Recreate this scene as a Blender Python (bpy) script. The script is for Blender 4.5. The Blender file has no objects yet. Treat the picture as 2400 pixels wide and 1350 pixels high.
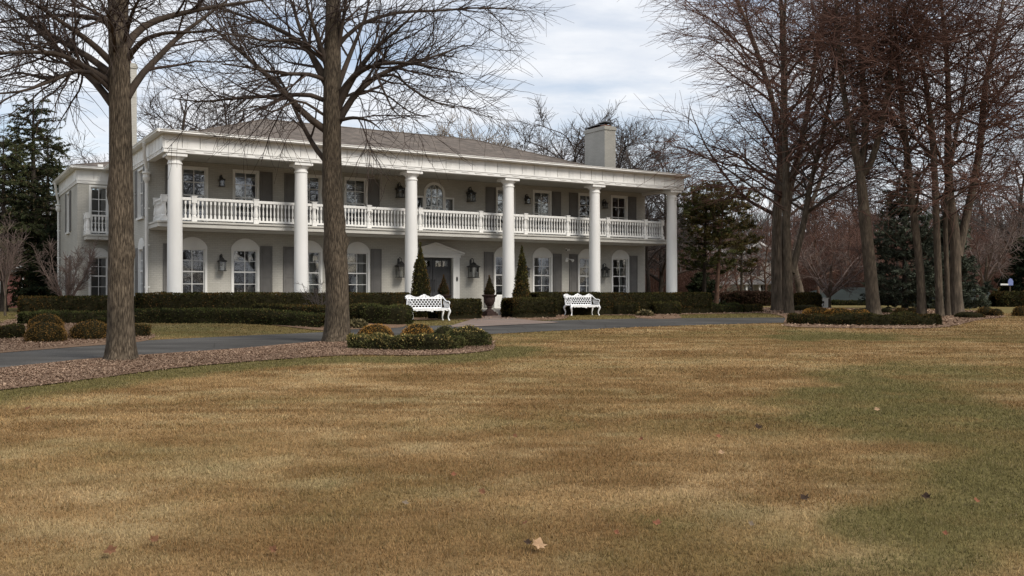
import bpy, math, random
import numpy as np
from math import pi, sin, cos, radians, sqrt, atan2

random.seed(7)
RNG = np.random.default_rng(11)
SC = bpy.context.scene
COL = SC.collection

# ------------------------------------------------------------------ site survey
# camera at the origin, 1.6 m above the lawn, looking along +Y
F, CX, HY, EYE = 2204.0, 1200.0, 686.0, 1.6
HO = np.array([-12.187, 34.0])                # house origin: foot of the left porch column
EU = np.array([0.8526, 0.5225])               # along the facade
EV = np.array([-0.5225, 0.8526])              # into the house
HROT = atan2(EU[1], EU[0])
PAD = 0.6                                     # ground level at the house
BAY = 4.702
LEN = 5 * BAY
WALL = 2.56                                   # depth of the porch
UC = LEN / 2


def sstep(a, b, x):
    t = np.clip((x - a) / (b - a), 0, 1)
    return t * t * (3 - 2 * t)


def ground_z(X, Y):
    X = np.asarray(X, float); Y = np.asarray(Y, float)
    base = 0.0125 * np.clip(Y, -30, 48)
    v = (X - HO[0]) * EV[0] + (Y - HO[1]) * EV[1]
    z = base + (PAD - base) * sstep(-9.0, -3.5, v) * sstep(60, 30, X)
    dip = np.exp(-(((X - 46) / 16.0) ** 2 + ((Y - 100) / 13.0) ** 2))
    return z - 1.1 * dip


def gz(x, y):
    return float(ground_z(x, y))


def spot(px, py):
    """the place on the ground seen in that direction"""
    t = (py - HY) / F; r = (px - CX) / F
    Ys = np.linspace(3.5, 150, 6000)
    dz = EYE - t * Ys - ground_z(r * Ys, Ys)
    i = int(np.argmax(dz <= 0)) if (dz <= 0).any() else len(Ys) - 1
    Y = Ys[i]
    return r * Y, Y


def at(px, py, Y):
    return np.array([(px - CX) / F * Y, Y, EYE + (HY - py) / F * Y])


def u_at(px, v):
    r = (px - CX) / F; a = HO + v * EV
    return (r * a[1] - a[0]) / (EU[0] - r * EU[1])


def hw(u, v, z=0.0):
    p = HO + u * EU + v * EV
    return np.array([p[0], p[1], PAD + z])


# ------------------------------------------------------------------ noise
def vnoise(P, scale=1.0, seed=0):
    P = np.asarray(P, float) * scale + seed * 17.31
    if P.shape[1] == 2:
        P = np.concatenate([P, np.zeros((len(P), 1))], 1)
    I = np.floor(P).astype(np.int64); f = P - I; f = f * f * (3 - 2 * f)

    def h(i, j, k):
        n = (i * 374761393 + j * 668265263 + k * 2147483647) & 0xFFFFFFFF
        n = ((n ^ (n >> 13)) * 1274126177) & 0xFFFFFFFF
        return ((n ^ (n >> 16)) & 0xFFFF) / 65535.0
    r = 0
    for a in (0, 1):
        for b in (0, 1):
            for c in (0, 1):
                w = (f[:, 0] if a else 1 - f[:, 0]) * (f[:, 1] if b else 1 - f[:, 1]) * (f[:, 2] if c else 1 - f[:, 2])
                r = r + w * h(I[:, 0] + a, I[:, 1] + b, I[:, 2] + c)
    return r


def fbm(P, scale=1.0, octv=3, seed=0):
    r = 0; a = 0.5; t = 0
    for o in range(octv):
        r = r + a * vnoise(P, scale * 2 ** o, seed + o); t += a; a *= 0.5
    return r / t


# ------------------------------------------------------------------ mesh plumbing
def mesh_np(name, V, Fs, mats, parent=None, colors=None, smooth=False, midx=None):
    """V (n,3); Fs list of (m,k) int arrays"""
    V = np.asarray(V, np.float32)
    me = bpy.data.meshes.new(name)
    me.vertices.add(len(V)); me.vertices.foreach_set('co', V.ravel())
    Fs = [np.asarray(f, np.int32) for f in Fs if len(f)]
    tot = sum(f.size for f in Fs); npol = sum(len(f) for f in Fs)
    me.loops.add(tot); me.polygons.add(npol)
    me.loops.foreach_set('vertex_index', np.concatenate([f.ravel() for f in Fs]).astype(np.int32))
    st = []; o = 0
    for f in Fs:
        st.append(o + np.arange(len(f)) * f.shape[1]); o += f.size
    me.polygons.foreach_set('loop_start', np.concatenate(st).astype(np.int32))
    me.polygons.foreach_set('use_smooth', np.full(npol, bool(smooth)))
    if midx is not None:
        me.polygons.foreach_set('material_index', np.asarray(midx, np.int32))
    for m in (mats if isinstance(mats, (list, tuple)) else [mats]):
        me.materials.append(m)
    if colors is not None:
        at_ = me.color_attributes.new('Col', 'FLOAT_COLOR', 'POINT')
        c = np.ones((len(V), 4), np.float32); c[:, :3] = colors
        at_.data.foreach_set('color', c.ravel())
    me.update(); me.validate()
    ob = bpy.data.objects.new(name, me); COL.objects.link(ob)
    if parent is not None:
        ob.parent = parent
    return ob


class MB:
    def __init__(s):
        s.v = []; s.f = []; s.m = []; s.cur = 0

    def add(s, vs, fs):
        o = len(s.v); s.v += [tuple(map(float, p)) for p in vs]
        for f in fs:
            s.f.append(tuple(i + o for i in f)); s.m.append(s.cur)
        return s

    def box(s, x0, y0, z0, x1, y1, z1):
        x0, x1 = sorted((x0, x1)); y0, y1 = sorted((y0, y1)); z0, z1 = sorted((z0, z1))
        return s.add([(x0, y0, z0), (x1, y0, z0), (x1, y1, z0), (x0, y1, z0), (x0, y0, z1), (x1, y0, z1), (x1, y1, z1), (x0, y1, z1)],
                     [(0, 3, 2, 1), (4, 5, 6, 7), (0, 1, 5, 4), (1, 2, 6, 5), (2, 3, 7, 6), (3, 0, 4, 7)])

    def bar(s, a, b, w, h=None):
        """square bar between two points"""
        return s.tube([a, b], [w / 2 * 1.414, w / 2 * 1.414], 4, phase=pi / 4)

    def lathe(s, prof, x=0, y=0, n=16, phase=0.0):
        o = len(s.v); k = len(prof)
        for r, z in prof:
            for i in range(n):
                a = 2 * pi * i / n + phase
                s.v.append((x + r * cos(a), y + r * sin(a), z))
        for j in range(k - 1):
            for i in range(n):
                s.f.append((o + j * n + i, o + j * n + (i + 1) % n, o + (j + 1) * n + (i + 1) % n, o + (j + 1) * n + i)); s.m.append(s.cur)
        s.f.append(tuple(o + i for i in reversed(range(n)))); s.m.append(s.cur)
        s.f.append(tuple(o + (k - 1) * n + i for i in range(n))); s.m.append(s.cur)
        return s

    def tube(s, pts, rad, n=8, phase=0.0, cap=True):
        V, Fq = tubes(np.array([pts], float), np.array([rad], float), n, phase)
        o = len(s.v)
        s.v += [tuple(p) for p in V.tolist()]
        for f in Fq.tolist():
            s.f.append(tuple(i + o for i in f)); s.m.append(s.cur)
        if cap:
            k = len(pts)
            s.f.append(tuple(o + i for i in reversed(range(n)))); s.m.append(s.cur)
            s.f.append(tuple(o + (k - 1) * n + i for i in range(n))); s.m.append(s.cur)
        return s

    def prism(s, poly, axis, a, b):
        """poly in the two other axes, extruded from a to b along axis"""
        def P(p, t):
            if axis == 'y': return (p[0], t, p[1])
            if axis == 'x': return (t, p[0], p[1])
            return (p[0], p[1], t)
        n = len(poly); ar = sum(poly[i][0] * poly[(i + 1) % n][1] - poly[(i + 1) % n][0] * poly[i][1] for i in range(n))
        if ar < 0: poly = poly[::-1]
        o = [P(p, a) for p in poly] + [P(p, b) for p in poly]
        fs = [tuple(range(n)), tuple(reversed(range(n, 2 * n)))] + [(i, i + n, (i + 1) % n + n, (i + 1) % n) for i in range(n)]
        return s.add(o, fs)

    def quad(s, a, b, c, d):
        return s.add([a, b, c, d], [(0, 1, 2, 3)])

    def sphere(s, c, r, n=10, m=6, sz=1.0):
        return s.lathe([(max(1e-3, r * sin(pi * i / m)), c[2] - r * sz * cos(pi * i / m)) for i in range(m + 1)], c[0], c[1], n)

    def build(s, name, mats, parent=None, smooth=False, bevel=0.0, angle=40):
        me = bpy.data.meshes.new(name)
        me.from_pydata(s.v, [], s.f)
        for m in (mats if isinstance(mats, (list, tuple)) else [mats]):
            me.materials.append(m)
        me.polygons.foreach_set('material_index', np.array(s.m, np.int32))
        if smooth:
            me.shade_smooth()
            me.set_sharp_from_angle(angle=radians(angle))
        me.update()
        ob = bpy.data.objects.new(name, me); COL.objects.link(ob)
        if parent is not None: ob.parent = parent
        if bevel:
            b = ob.modifiers.new('bevel', 'BEVEL'); b.width = bevel; b.segments = 1; b.limit_method = 'ANGLE'
        return ob


def tubes(P, R, n, phase=0.0):
    """P (N,K,3), R (N,K) -> verts, quads"""
    N, K, _ = P.shape
    T = np.gradient(P, axis=1)
    T /= np.linalg.norm(T, axis=2, keepdims=True) + 1e-9
    ref = np.zeros((N, 3)); ref[:, 2] = 1
    chord = P[:, -1] - P[:, 0]; chord /= np.linalg.norm(chord, axis=1, keepdims=True) + 1e-9
    ref[np.abs(chord[:, 2]) > 0.8] = (0, 1, 0)
    A = np.cross(T, ref[:, None, :]); A /= np.linalg.norm(A, axis=2, keepdims=True) + 1e-9
    B = np.cross(T, A)
    an = np.arange(n) * 2 * pi / n + phase
    V = P[:, :, None, :] + R[:, :, None, None] * (np.cos(an)[None, None, :, None] * A[:, :, None, :] + np.sin(an)[None, None, :, None] * B[:, :, None, :])
    idx = np.arange(N * K * n).reshape(N, K, n)
    a = idx[:, :-1, :]; b = np.roll(idx, -1, 2)[:, :-1, :]; c = np.roll(idx, -1, 2)[:, 1:, :]; d = idx[:, 1:, :]
    return V.reshape(-1, 3), np.stack([a, d, c, b], -1).reshape(-1, 4)


def tag(o, label=None, cat=None, group=None, kind=None):
    if label: o['label'] = label
    if cat: o['category'] = cat
    if group: o['group'] = group
    if kind: o['kind'] = kind
    return o


def thing(name, label, cat, loc=(0, 0, 0), rotz=0.0, group=None):
    o = bpy.data.objects.new(name, None); COL.objects.link(o)
    o.location = [float(c) for c in loc]; o.rotation_euler = (0, 0, rotz)
    return tag(o, label, cat, group)


def dup(root, loc, rotz, label, group=None, scale=None):
    r = root.copy(); COL.objects.link(r); r.location = [float(c) for c in loc]; r.rotation_euler = (0, 0, rotz)
    r['label'] = label
    if group: r['group'] = group
    if scale is not None: r.scale = (scale,) * 3 if not hasattr(scale, '__len__') else scale
    for ch in list(root.children):
        c = ch.copy(); COL.objects.link(c); c.parent = r
        for g in list(ch.children):
            d = g.copy(); COL.objects.link(d); d.parent = c
    return r


# ------------------------------------------------------------------ materials
def nmat(name):
    m = bpy.data.materials.new(name); m.use_nodes = True
    nt = m.node_tree; b = nt.nodes['Principled BSDF']
    return m, nt, b


def N(nt, typ, **kw):
    n = nt.nodes.new(typ)
    for k, v in kw.items():
        if k.startswith('i_'):
            n.inputs[k[2:].replace('_', ' ')].default_value = v
        else:
            setattr(n, k, v)
    return n


def L(nt, a, b):
    nt.links.new(a, b)


def ramp(nt, src, stops):
    r = nt.nodes.new('ShaderNodeValToRGB')
    while len(r.color_ramp.elements) < len(stops):
        r.color_ramp.elements.new(0.5)
    for e, (p, c) in zip(r.color_ramp.elements, stops):
        e.position = p; e.color = (*c, 1) if len(c) == 3 else c
    L(nt, src, r.inputs['Fac'])
    return r


def mat_noise(name, c1, c2, scale=5, rough=0.6, stretch=(1, 1, 1), bump=0.0, bscale=None, spec=0.3, detail=4, dist=0.01):
    m, nt, b = nmat(name)
    tc = N(nt, 'ShaderNodeTexCoord'); mp = N(nt, 'ShaderNodeMapping'); mp.inputs['Scale'].default_value = stretch
    L(nt, tc.outputs['Object'], mp.inputs['Vector'])
    no = N(nt, 'ShaderNodeTexNoise'); no.inputs['Scale'].default_value = scale; no.inputs['Detail'].default_value = detail
    L(nt, mp.outputs['Vector'], no.inputs['Vector'])
    r = ramp(nt, no.outputs['Fac'], [(0.3, c1), (0.7, c2)])
    L(nt, r.outputs['Color'], b.inputs['Base Color'])
    b.inputs['Roughness'].default_value = rough; b.inputs['Specular IOR Level'].default_value = spec
    if bump:
        n2 = N(nt, 'ShaderNodeTexNoise'); n2.inputs['Scale'].default_value = bscale or scale * 3; n2.inputs['Detail'].default_value = 5
        L(nt, mp.outputs['Vector'], n2.inputs['Vector'])
        bp = N(nt, 'ShaderNodeBump'); bp.inputs['Strength'].default_value = bump; bp.inputs['Distance'].default_value = dist
        L(nt, n2.outputs['Fac'], bp.inputs['Height']); L(nt, bp.outputs['Normal'], b.inputs['Normal'])
    return m


def mat_col(name, rough=0.7, spec=0.2, trans=0.0, nscale=0, tint=(1, 1, 1)):
    """colour read from the mesh's own colour attribute, broken up by noise"""
    m, nt, b = nmat(name)
    at_ = N(nt, 'ShaderNodeVertexColor', layer_name='Col')
    out = at_.outputs['Color']
    if nscale:
        tc = N(nt, 'ShaderNodeTexCoord'); no = N(nt, 'ShaderNodeTexNoise'); no.inputs['Scale'].default_value = nscale
        L(nt, tc.outputs['Object'], no.inputs['Vector'])
        r = ramp(nt, no.outputs['Fac'], [(0.3, (0.6, 0.6, 0.6)), (0.7, (1.35, 1.35, 1.35))])
        mx = N(nt, 'ShaderNodeMix', data_type='RGBA', blend_type='MULTIPLY'); mx.inputs['Factor'].default_value = 1
        L(nt, out, mx.inputs[6]); L(nt, r.outputs['Color'], mx.inputs[7]); out = mx.outputs[2]
    L(nt, out, b.inputs['Base Color'])
    b.inputs['Roughness'].default_value = rough; b.inputs['Specular IOR Level'].default_value = spec
    if trans:
        o = nt.nodes['Material Output']; t = N(nt, 'ShaderNodeBsdfTranslucent'); L(nt, out, t.inputs['Color'])
        ms = N(nt, 'ShaderNodeMixShader'); ms.inputs['Fac'].default_value = trans
        L(nt, b.outputs[0], ms.inputs[1]); L(nt, t.outputs[0], ms.inputs[2]); L(nt, ms.outputs[0], o.inputs['Surface'])
    return m


def mat_brick(name, c1, c2, mortar, bw=0.21, bh=0.072, bump=0.35, ms=0.008):
    m, nt, b = nmat(name)
    tc = N(nt, 'ShaderNodeTexCoord'); sx = N(nt, 'ShaderNodeSeparateXYZ'); L(nt, tc.outputs['Object'], sx.inputs[0])
    ad = N(nt, 'ShaderNodeMath', operation='ADD'); L(nt, sx.outputs['X'], ad.inputs[0]); L(nt, sx.outputs['Y'], ad.inputs[1])
    cb = N(nt, 'ShaderNodeCombineXYZ'); L(nt, ad.outputs[0], cb.inputs['X']); L(nt, sx.outputs['Z'], cb.inputs['Y'])
    br = N(nt, 'ShaderNodeTexBrick'); L(nt, cb.outputs[0], br.inputs['Vector'])
    br.inputs['Scale'].default_value = 1; br.inputs['Brick Width'].default_value = bw; br.inputs['Row Height'].default_value = bh
    br.inputs['Mortar Size'].default_value = ms; br.inputs['Mortar Smooth'].default_value = 0.4
    br.inputs['Color1'].default_value = (*c1, 1); br.inputs['Color2'].default_value = (*c2, 1); br.inputs['Mortar'].default_value = (*mortar, 1)
    no = N(nt, 'ShaderNodeTexNoise'); no.inputs['Scale'].default_value = 0.9; no.inputs['Detail'].default_value = 5
    L(nt, tc.outputs['Object'], no.inputs['Vector'])
    r = ramp(nt, no.outputs['Fac'], [(0.25, (0.86, 0.86, 0.85)), (0.75, (1.08, 1.08, 1.08))])
    mx = N(nt, 'ShaderNodeMix', data_type='RGBA', blend_type='MULTIPLY'); mx.inputs['Factor'].default_value = 1
    L(nt, br.outputs['Color'], mx.inputs[6]); L(nt, r.outputs['Color'], mx.inputs[7])
    L(nt, mx.outputs[2], b.inputs['Base Color'])
    b.inputs['Roughness'].default_value = 0.7; b.inputs['Specular IOR Level'].default_value = 0.25
    bp = N(nt, 'ShaderNodeBump'); bp.inputs['Strength'].default_value = bump; bp.inputs['Distance'].default_value = 0.01; bp.invert = True
    L(nt, br.outputs['Fac'], bp.inputs['Height']); L(nt, bp.outputs['Normal'], b.inputs['Normal'])
    return m


def mat_glass(name, refl=0.3, dark=(0.02, 0.022, 0.024), clear=0.8):
    m, nt, b = nmat(name)
    o = nt.nodes['Material Output']; nt.nodes.remove(b)
    tc = N(nt, 'ShaderNodeTexCoord'); no = N(nt, 'ShaderNodeTexNoise'); no.inputs['Scale'].default_value = 2.2; no.inputs['Detail'].default_value = 1
    L(nt, tc.outputs['Object'], no.inputs['Vector'])
    bp = N(nt, 'ShaderNodeBump'); bp.inputs['Strength'].default_value = 0.12; bp.inputs['Distance'].default_value = 0.02
    L(nt, no.outputs['Fac'], bp.inputs['Height'])
    g = N(nt, 'ShaderNodeBsdfGlossy'); g.inputs['Roughness'].default_value = 0.015; g.inputs['Color'].default_value = (0.95, 0.97, 1, 1)
    L(nt, bp.outputs['Normal'], g.inputs['Normal'])
    t = N(nt, 'ShaderNodeBsdfTransparent'); t.inputs['Color'].default_value = (0.8, 0.83, 0.82, 1)
    d = N(nt, 'ShaderNodeBsdfDiffuse'); d.inputs['Color'].default_value = (*dark, 1)
    m1 = N(nt, 'ShaderNodeMixShader'); m1.inputs['Fac'].default_value = clear; L(nt, d.outputs[0], m1.inputs[1]); L(nt, t.outputs[0], m1.inputs[2])
    fr = N(nt, 'ShaderNodeFresnel'); fr.inputs['IOR'].default_value = 1.5
    ad = N(nt, 'ShaderNodeMath', operation='ADD', use_clamp=True); ad.inputs[1].default_value = refl; L(nt, fr.outputs[0], ad.inputs[0])
    m2 = N(nt, 'ShaderNodeMixShader'); L(nt, ad.outputs[0], m2.inputs['Fac']); L(nt, m1.outputs[0], m2.inputs[1]); L(nt, g.outputs[0], m2.inputs[2])
    L(nt, m2.outputs[0], o.inputs['Surface'])
    return m


M = {}
M['white'] = mat_noise('white_paint', (0.70, 0.70, 0.68), (0.80, 0.80, 0.78), 1.3, 0.45, (1, 1, 0.3), 0.06, 30)
M['trim'] = mat_noise('white_trim_paint', (0.66, 0.66, 0.635), (0.745, 0.745, 0.72), 2.0, 0.5, (1, 1, 0.4), 0.05, 25)
M['brick'] = mat_brick('painted_brick', (0.41, 0.398, 0.36), (0.45, 0.437, 0.396), (0.34, 0.331, 0.30))
M['greige'] = mat_noise('greige_paint', (0.45, 0.44, 0.405), (0.52, 0.51, 0.47), 1.5, 0.55)
M['soffit'] = mat_noise('soffit_paint', (0.42, 0.41, 0.375), (0.48, 0.47, 0.43), 1.2, 0.6)
M['shutter'] = mat_noise('grey_shutter_paint', (0.125, 0.12, 0.113), (0.158, 0.152, 0.144), 3, 0.6)
M['door'] = mat_noise('charcoal_door_paint', (0.035, 0.036, 0.038), (0.05, 0.05, 0.053), 4, 0.4)
M['iron'] = mat_noise('black_iron', (0.012, 0.012, 0.012), (0.03, 0.03, 0.03), 20, 0.45, spec=0.5)
M['benchwhite'] = mat_noise('white_enamel_iron', (0.76, 0.77, 0.78), (0.86, 0.87, 0.88), 9, 0.4, spec=0.5)
M['glass'] = mat_glass('window_glass', 0.12)
M['glass_hi'] = mat_glass('upper_window_glass', 0.17)
M['lglass'] = mat_glass('lantern_glass', 0.04, (0.2, 0.19, 0.16), 0.88)
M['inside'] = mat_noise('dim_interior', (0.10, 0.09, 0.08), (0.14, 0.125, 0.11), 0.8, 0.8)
M['curtain'] = mat_noise('curtain_cloth', (0.55, 0.55, 0.54), (0.68, 0.68, 0.66), 6, 0.9, (1, 1, 0.2))
M['stone'] = mat_noise('grey_stone', (0.24, 0.23, 0.21), (0.40, 0.385, 0.355), 6, 0.85, bump=0.3)
M['limestone'] = mat_noise('pale_limestone', (0.45, 0.43, 0.38), (0.58, 0.56, 0.50), 6, 0.85, bump=0.3)
M['urn'] = mat_noise('dark_urn', (0.026, 0.017, 0.015), (0.06, 0.040, 0.035), 9, 0.8, bump=0.2, spec=0.08)
M['copper'] = mat_noise('clay_flue', (0.25, 0.09, 0.05), (0.33, 0.13, 0.075), 9, 0.7)
M['redbrick'] = mat_brick('red_brick', (0.17, 0.05, 0.04), (0.21, 0.07, 0.05), (0.25, 0.2, 0.18))
M['pavers'] = mat_brick('brick_pavers', (0.20, 0.15, 0.125), (0.25, 0.19, 0.16), (0.16, 0.135, 0.12), 0.2, 0.1)
M['cream'] = mat_noise('cream_wall', (0.36, 0.33, 0.285), (0.43, 0.395, 0.34), 0.6, 0.7)
M['darkroof'] = mat_noise('dark_green_roof', (0.012, 0.017, 0.014), (0.024, 0.031, 0.026), 2, 0.8, (0.2, 1, 1))
M['sign'] = mat_noise('blue_plaque', (0.16, 0.20, 0.42), (0.22, 0.27, 0.50), 6, 0.5)
M['leafcol'] = mat_col('foliage', 0.8, 0.04, 0.15)
M['grass'] = mat_col('grass_blades', 0.8, 0.06, 0.25)
M['chips'] = mat_col('wood_chips', 0.85, 0.1)
M['fallen'] = mat_col('dry_leaf', 0.7, 0.2, 0.1)
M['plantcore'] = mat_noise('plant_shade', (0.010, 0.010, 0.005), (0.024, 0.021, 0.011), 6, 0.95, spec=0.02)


def mat_siding(name, c):
    m, nt, b = nmat(name)
    tc = N(nt, 'ShaderNodeTexCoord'); w = N(nt, 'ShaderNodeTexWave', wave_type='BANDS', bands_direction='Z', wave_profile='SAW')
    w.inputs['Scale'].default_value = 1.4; L(nt, tc.outputs['Object'], w.inputs['Vector'])
    r = ramp(nt, w.outputs['Fac'], [(0.0, tuple(x * 0.6 for x in c)), (0.25, c), (1, tuple(x * 1.1 for x in c))])
    L(nt, r.outputs['Color'], b.inputs['Base Color']); b.inputs['Roughness'].default_value = 0.7
    return m


M['siding'] = mat_siding('beige_siding', (0.50, 0.48, 0.43))


def mat_shingle(name, a, b_, c):
    m, nt, b = nmat(name)
    tc = N(nt, 'ShaderNodeTexCoord')
    mp = N(nt, 'ShaderNodeMapping'); mp.inputs['Scale'].default_value = (1, 1, 4.3); L(nt, tc.outputs['Object'], mp.inputs['Vector'])
    sx = N(nt, 'ShaderNodeSeparateXYZ'); L(nt, mp.outputs[0], sx.inputs[0])
    ad = N(nt, 'ShaderNodeMath', operation='ADD'); L(nt, sx.outputs['X'], ad.inputs[0]); L(nt, sx.outputs['Y'], ad.inputs[1])
    cb = N(nt, 'ShaderNodeCombineXYZ'); L(nt, ad.outputs[0], cb.inputs['X']); L(nt, sx.outputs['Z'], cb.inputs['Y'])
    br = N(nt, 'ShaderNodeTexBrick'); L(nt, cb.outputs[0], br.inputs['Vector'])
    br.inputs['Scale'].default_value = 1; br.inputs['Brick Width'].default_value = 0.34; br.inputs['Row Height'].default_value = 0.16
    br.inputs['Mortar Size'].default_value = 0.006; br.inputs['Color1'].default_value = (*a, 1); br.inputs['Color2'].default_value = (*b_, 1); br.inputs['Mortar'].default_value = (*c, 1)
    no = N(nt, 'ShaderNodeTexNoise'); no.inputs['Scale'].default_value = 1.9; no.inputs['Detail'].default_value = 7; no.inputs['Roughness'].default_value = 0.7
    L(nt, cb.outputs[0], no.inputs['Vector'])
    r = ramp(nt, no.outputs['Fac'], [(0.34, (0.55, 0.54, 0.53)), (0.5, (0.95, 0.95, 0.95)), (0.66, (1.45, 1.42, 1.38))])
    mx = N(nt, 'ShaderNodeMix', data_type='RGBA', blend_type='MULTIPLY'); mx.inputs['Factor'].default_value = 1
    L(nt, br.outputs['Color'], mx.inputs[6]); L(nt, r.outputs['Color'], mx.inputs[7]); L(nt, mx.outputs[2], b.inputs['Base Color'])
    b.inputs['Roughness'].default_value = 0.9; b.inputs['Specular IOR Level'].default_value = 0.15
    return m


M['shingle'] = mat_shingle('brown_shingles', (0.165, 0.14, 0.12), (0.115, 0.098, 0.086), (0.07, 0.06, 0.053))
M['greyshingle'] = mat_shingle('grey_shingles', (0.24, 0.235, 0.23), (0.19, 0.185, 0.18), (0.14, 0.14, 0.135))


def mat_bark(name, dark, light, scale=9, vert=0.12, bump=0.9, moss=None):
    m, nt, b = nmat(name)
    tc = N(nt, 'ShaderNodeTexCoord'); mp = N(nt, 'ShaderNodeMapping'); mp.inputs['Scale'].default_value = (1, 1, vert)
    L(nt, tc.outputs['Object'], mp.inputs['Vector'])
    n1 = N(nt, 'ShaderNodeTexNoise'); n1.inputs['Scale'].default_value = scale * 3; n1.inputs['Detail'].default_value = 8; n1.inputs['Roughness'].default_value = 0.65
    L(nt, mp.outputs[0], n1.inputs['Vector'])
    v1 = N(nt, 'ShaderNodeTexVoronoi', feature='DISTANCE_TO_EDGE'); v1.inputs['Scale'].default_value = scale * 1.6
    L(nt, mp.outputs[0], v1.inputs['Vector'])
    mm = N(nt, 'ShaderNodeMath', operation='MULTIPLY_ADD'); mm.inputs[1].default_value = 0.55
    L(nt, v1.outputs['Distance'], mm.inputs[0]); L(nt, n1.outputs['Fac'], mm.inputs[2])
    mid = tuple((a + c) / 2 for a, c in zip(dark, light))
    mid = tuple(a * .6 + c * .4 for a, c in zip(dark, light))
    r = ramp(nt, mm.outputs[0], [(0.36, dark), (0.56, mid), (0.76, light)])
    out = r.outputs['Color']
    n2 = N(nt, 'ShaderNodeTexNoise'); n2.inputs['Scale'].default_value = 1.6; n2.inputs['Detail'].default_value = 4
    L(nt, tc.outputs['Object'], n2.inputs['Vector'])
    r2 = ramp(nt, n2.outputs['Fac'], [(0.3, (0.72, 0.72, 0.7)), (0.7, (1.25, 1.22, 1.18))])
    mx = N(nt, 'ShaderNodeMix', data_type='RGBA', blend_type='MULTIPLY'); mx.inputs['Factor'].default_value = 1
    L(nt, out, mx.inputs[6]); L(nt, r2.outputs['Color'], mx.inputs[7]); out = mx.outputs[2]
    L(nt, out, b.inputs['Base Color']); b.inputs['Roughness'].default_value = 0.9; b.inputs['Specular IOR Level'].default_value = 0.12
    bp = N(nt, 'ShaderNodeBump'); bp.inputs['Strength'].default_value = bump; bp.inputs['Distance'].default_value = 0.02
    L(nt, mm.outputs[0], bp.inputs['Height']); L(nt, bp.outputs['Normal'], b.inputs['Normal'])
    return m


M['bark'] = mat_bark('ridged_grey_brown_bark', (0.018, 0.0135, 0.010), (0.165, 0.134, 0.10), 17, 0.14, 1.0)
M['twig'] = mat_noise('dark_twigs', (0.032, 0.022, 0.018), (0.066, 0.047, 0.038), 2, 0.85)
M['limb'] = mat_noise('dark_limbs', (0.030, 0.022, 0.017), (0.075, 0.056, 0.042), 5, 0.9, (1, 1, .4), 0.5, 20)
M['bark_far'] = mat_bark('smooth_grey_bark', (0.045, 0.036, 0.028), (0.12, 0.098, 0.074), 6, 0.2, 0.6)
M['bark_pale'] = mat_bark('pale_furrowed_bark', (0.055, 0.045, 0.036), (0.165, 0.135, 0.105), 7, 0.1, 0.9)
M['twig_red'] = mat_noise('reddish_twigs', (0.066, 0.034, 0.025), (0.155, 0.080, 0.058), 0.7, 0.85)
M['twig_grey'] = mat_noise('grey_twigs', (0.055, 0.046, 0.042), (0.10, 0.083, 0.074), 0.7, 0.85)
M['twig_buff'] = mat_noise('buff_twigs', (0.17, 0.135, 0.10), (0.27, 0.215, 0.16), 0.7, 0.85)
M['twig_pink'] = mat_noise('pinkish_twigs', (0.12, 0.088, 0.076), (0.175, 0.13, 0.112), 1, 0.85)
M['bark_red'] = mat_bark('red_brown_bark', (0.05, 0.03, 0.023), (0.15, 0.095, 0.07), 6, 0.2, 0.6)
M['bark_black'] = mat_bark('dark_bark', (0.022, 0.018, 0.015), (0.06, 0.05, 0.042), 6, 0.2, 0.5)

# ================================================================== THE GROUND
def smooth_line(P, n=6, closed=False):
    P = np.array(P, float); out = []
    m = len(P)
    for i in range(m if closed else m - 1):
        if closed:
            a, b, c, d = P[(i - 1) % m], P[i], P[(i + 1) % m], P[(i + 2) % m]
        else:
            a, b, c, d = P[max(i - 1, 0)], P[i], P[i + 1], P[min(i + 2, m - 1)]
        for k in range(n):
            t = k / n
            out.append(0.5 * ((2 * b) + (c - a) * t + (2 * a - 5 * b + 4 * c - d) * t * t + (3 * b - a - 3 * c + d) * t ** 3))
    if not closed: out.append(P[-1])
    return np.array(out)


def outline(pix, n=4, wob=0.05, seed=0):
    P = np.array([spot(*p) for p in pix])
    P = smooth_line(P, n, True)
    if wob:
        P = P + (np.stack([fbm(P, 1.7, 2, seed), fbm(P, 1.7, 2, seed + 9)], 1) - 0.5) * 2 * wob
    return P


def inside(poly, X, Y):
    r = np.zeros(len(X), bool); n = len(poly)
    lo = poly.min(0); hi = poly.max(0)
    sel = np.where((X >= lo[0]) & (X <= hi[0]) & (Y >= lo[1]) & (Y <= hi[1]))[0]
    x = X[sel]; y = Y[sel]; q = np.zeros(len(sel), bool)
    for i in range(n):
        a = poly[i]; b = poly[(i + 1) % n]
        if a[1] == b[1]: continue
        q ^= ((a[1] > y) != (b[1] > y)) & (x < (b[0] - a[0]) * (y - a[1]) / (b[1] - a[1]) + a[0])
    r[sel] = q
    return r


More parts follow.
